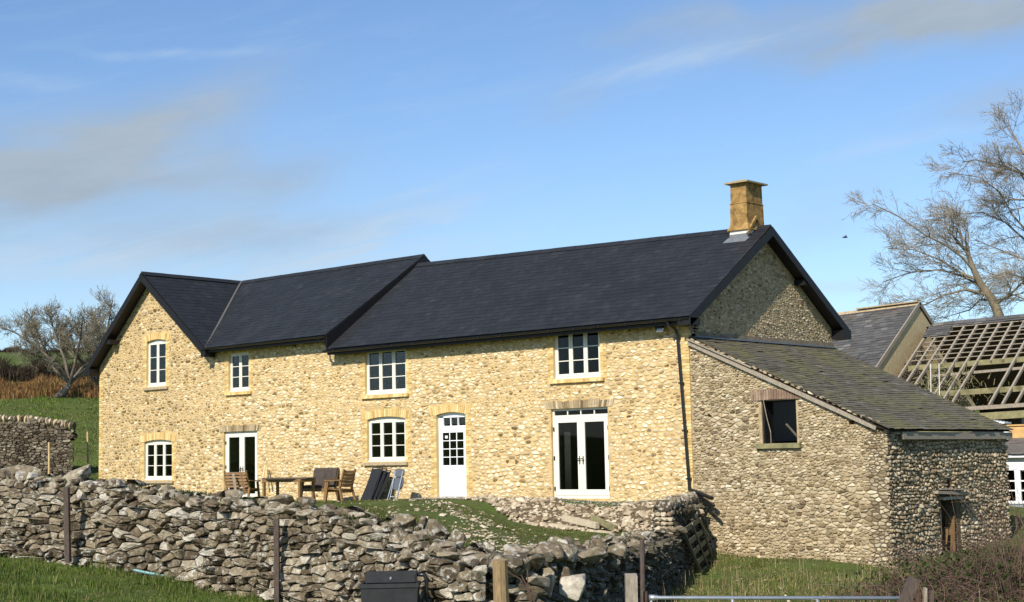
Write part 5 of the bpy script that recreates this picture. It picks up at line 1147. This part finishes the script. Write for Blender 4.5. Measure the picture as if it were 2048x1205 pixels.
# bare trees
class Tree:
    def __init__(s, seed): s.rg = random.Random(seed); s.limb = MB(); s.twig = MB()
    def grow(s, pts, r0, r1, lvl, cfg):
        rg = s.rg; pts = [np.array(p, float) for p in pts]; n = len(pts)
        rs = [r0+(r1-r0)*(i/(n-1))**.8 for i in range(n)]
        (s.limb if r0 > cfg['split'] else s.twig).tube(pts, rs, 7 if r0 > .12 else (5 if r0 > .05 else 3), 0, False)
        if lvl >= len(cfg['n']): return
        L = sum(np.linalg.norm(pts[i+1]-pts[i]) for i in range(n-1)); cnt = max(1, int(cfg['n'][lvl]*rg.uniform(.8, 1.2)))
        for k in range(cnt):
            t = cfg['t0'][lvl]+(1-cfg['t0'][lvl])*((k+rg.random())/cnt); f = t*(n-1); i = min(n-2, int(f)); p = pts[i]+(pts[i+1]-pts[i])*(f-i)
            d = pts[i+1]-pts[i]; d /= np.linalg.norm(d); q = np.array([rg.gauss(0, 1), rg.gauss(0, 1), rg.gauss(0, 1)*cfg['zv']]); q -= d*(q@d); q /= np.linalg.norm(q)
            an = rg.uniform(*cfg['ang']); d = d*math.cos(an)+q*math.sin(an); Lc = cfg['len'][lvl]*rg.uniform(.55, 1.2)*(1-.45*t); m = cfg['seg'][lvl]; c = [p]; 
            for j in range(m):
                d = d+np.array([rg.gauss(0, 1), rg.gauss(0, 1), rg.gauss(0, 1)])*cfg['wig']+np.array(cfg['trop'])*(.12 if lvl else .06); d /= np.linalg.norm(d); c.append(c[-1]+d*Lc/m)
            rr = max(cfg['rmin'], (rs[i]*(.62 if lvl == 0 else .55))); rr = min(rr, cfg['rmax'][lvl]); s.grow(c, rr, max(cfg['rmin']*.6, rr*.3), lvl+1, cfg)
def fin(T, name, loc, label, cat, mt, mc, group=None):
    t = thing(name, loc, label, cat, group); obj('trunk', T.limb, M[mt], t, True); obj('crown', T.twig, M[mc], t)
acfg = dict(n=[8, 7, 6, 3], t0=[.4, .15, .1, .1], len=[1.5, .95, .6, .35], seg=[4, 4, 3, 2], ang=(.5, 1.15), wig=.2, zv=.8, trop=(0, 0, 1.6), rmin=.010, rmax=[.06, .035, .02, .014], split=.055)
def apple(seed, base, top, limbs, D, label, s=1.0):
    T = Tree(seed); b = PD(*base, D); b[2] = gz(b[0], b[1])-.1; tp_ = PD(*top, D); mid = (b+tp_)/2+np.array([.1, 0, -.05]); T.limb.tube([b, mid, tp_], [.27*s, .2*s, .17*s], 9)
    for (pts, dd) in limbs:
        P_ = [tp_]+[PD(px, py, D+dd*(i+1)/len(pts)) for i, (px, py) in enumerate(pts)]; T.grow(P_, .11*s, .03*s, 0, acfg)
    fin(T, 'apple_tree', b, label, 'tree', 'bark_apple', 'twig_apple', 'old apple trees beside the house')
apple(3, (113, 812), (139, 768), [([(120, 735), (80, 700), (35, 668), (5, 655)], 0), ([(130, 720), (110, 670), (100, 630)], 1.5), ([(150, 730), (160, 680), (165, 640)], -1.5), ([(165, 745), (200, 710), (215, 680)], 0), ([(120, 735), (80, 715), (45, 700)], -2), ([(150, 740), (150, 700), (140, 660)], 2.5), ([(165, 735), (195, 715), (215, 700)], 1.5), ([(110, 740), (85, 690), (70, 650)], 2)],
      80, 'old leaning apple tree with a tangled grey crown on the hillside')
apple(5, (184, 812), (193, 772), [([(190, 730), (180, 680), (185, 640)], 0), ([(200, 720), (215, 660), (225, 600)], 1), ([(175, 740), (150, 705), (135, 680)], -1), ([(205, 735), (225, 715), (240, 700)], 1), ([(195, 730), (205, 690), (195, 650)], -2)],
      84, 'second old apple tree half hidden behind the corner of the house', 1.0)
bcfg = dict(n=[8, 7, 5, 3], t0=[.12, .12, .1, .1], len=[2.3, 1.6, .95, .5], seg=[5, 4, 3, 2], ang=(.4, .95), wig=.17, zv=.75, trop=(-.75, -.45, .22), rmin=.0095, rmax=[.042, .022, .013, .010], split=.07)
def beech(seed, trunk, limbs, D, label, cfg=bcfg):
    T = Tree(seed); P_ = [PD(px, py, D) for px, py in trunk]; base = P_[0].copy(); base[2] = gz(base[0], base[1])-.2
    n = len(P_); T.limb.tube([base]+P_, [.32]+[.25*(1-i/(n-1))**1.2+.045 for i in range(n)], 10)
    T.grow(P_[n//2:], .09, .04, 0, cfg)
    for (pts, dd) in limbs: T.grow([PD(px, py, D+dd*i/len(pts)) for i, (px, py) in enumerate(pts)], .085, .022, 0, cfg)
    fin(T, 'beech_tree', base, label, 'tree', 'bark_beech', 'twig_beech', 'bare beeches behind the barns')
beech(12, [(2008, 655), (1985, 600), (1962, 570), (1945, 535), (1935, 505), (1912, 480), (1895, 457)],
      [([(1950, 545), (1925, 515), (1890, 490), (1850, 470), (1800, 435), (1745, 408)], -2), ([(1955, 560), (1920, 545), (1880, 520), (1830, 500), (1775, 497)], 2), ([(1965, 575), (1925, 552), (1880, 540), (1820, 545), (1765, 565)], 4), ([(1975, 590), (1930, 580), (1890, 590), (1850, 610), (1800, 612)], -3),
       ([(1940, 520), (1935, 490), (1915, 460), (1880, 440), (1850, 440)], 3), ([(1985, 600), (1960, 600), (1940, 620), (1900, 632)], 5), ([(1990, 610), (2020, 590), (2050, 560), (2090, 540)], -3)], 85, 'bare beech whose bright trunk leans left above the stripped barn')
beech(14, [(2150, 655), (2120, 560), (2105, 480), (2105, 420), (2115, 370), (2130, 330)],
      [([(2110, 520), (2060, 470), (2025, 430), (2000, 385), (1960, 355), (1895, 345)], 0), ([(2110, 540), (2050, 480), (2010, 445), (1965, 425), (1890, 430)], 4), ([(2085, 420), (2040, 345), (2000, 330), (1950, 320), (1925, 325)], -3), ([(2085, 400), (2055, 320), (2030, 275), (2018, 250)], 2), ([(2120, 580), (2060, 560), (2010, 545), (1975, 560), (1950, 590)], -4),
       ([(2110, 530), (2050, 520), (2000, 500), (1950, 480)], 2), ([(2085, 430), (2050, 400), (2020, 400), (1985, 420)], 5), ([(2120, 600), (2070, 610), (2030, 590), (1995, 600)], 1), ([(2085, 400), (2050, 350), (2015, 325)], -4)], 88, 'larger bare beech reaching in from the right edge')

# bramble thicket at the lower right
def thicket(name, n, cx, cy, sx, sy_, hmax, seed, m, label, up=.3, r0=.007):
    rg = random.Random(seed); mb = MB()
    for k in range(n):
        x, y = cx+rg.gauss(0, sx), cy+rg.gauss(0, sy_)
        if (x < XL+.25 and y > -.25): continue
        z = gz(x, y); h = hmax*rg.uniform(.25, 1)**.8*math.exp(-((x-cx)/(2.3*sx))**2); a = rg.uniform(0, 6.28); p = np.array([x, y, z]); d = np.array([math.cos(a)*(1-up), math.sin(a)*(1-up), .9]); d /= np.linalg.norm(d); L = h*rg.uniform(1.0, 1.9); pts = [p]; g = (1-up)*rg.uniform(.15, .6)
        for i in range(7):
            d = d+np.array([rg.gauss(0, .2), rg.gauss(0, .2), -g+rg.gauss(0, .12)])*(1 if up < .6 else .4); d /= np.linalg.norm(d); p = p+d*L/7
            if p[2] < z+.02: break
            if p[0] < XL+.08 and p[1] > -.1: break
            pts.append(p)
        if len(pts) < 3: continue
        m_ = len(pts); mb.tube(pts, [r0*(1.15-.75*i/(m_-1)) for i in range(m_)], 3, 0, False)
        for q in range(rg.randint(1, 4)):
            p = pts[rg.randint(1, m_-1)]; e = np.array([rg.gauss(0, .13), rg.gauss(0, .13), rg.uniform(-.08, .16)]); mb.tube([p, p+e*.6+[0, 0, .01], p+e*1.3], r0*.45, 3, 0, False)
    return tag(obj(name, mb, M[m]), label, 'brambles', kind='stuff')
bp = PD(1965, 1120, 29.0)
thicket('bramble_thicket', 2300, bp[0], bp[1], .85, 1.3, 1.30, 41, 'bramble', 'tangled brown bramble thicket in front of the lean-to side wall')
bq = PD(2045, 1120, 28.5)
thicket('reddish_canes', 230, bq[0]+.45, bq[1], .5, .9, 1.7, 43, 'bramble', 'upright reddish canes at the right edge of the thicket', .85, .008)
rg2 = np.random.default_rng(5); n = 5000; x = bp[0]+rg2.normal(0, .95, n); y = bp[1]+rg2.normal(0, 1.3, n); k = ((x > XL+.3) | (y < -.3)); x, y = x[k], y[k]; n = len(x)
z = ground(x, y)+rg2.random(n)**2*.8*np.exp(-((x-bp[0])/2.8)**2); blades('bramble_leaves', x, y, z, .05+.05*rg2.random(n), .03+.03*rg2.random(n), 'leaf', 'dull green leaves low down in the bramble thicket', 'leaves', 1.2, seed=3)
# bird
p = PD(1690, 475, 70); B = MB(); B.tube([p-CR*.14, p-CR*.05, p+CR*.06, p+CR*.13], [.01, .04, .035, .012], 6); B.add([p+Zv*.02, p+CR*.07+Zv*.02, p+CF*.3+Zv*.12+CR*.02], [(0, 1, 2)]); B.add([p+Zv*.02, p+CR*.07+Zv*.02, p-CF*.3+Zv*.12+CR*.02], [(0, 2, 1)])
tag(obj('flying_bird', B, M['black']), 'tiny dark bird high in the sky right of the chimney', 'bird')
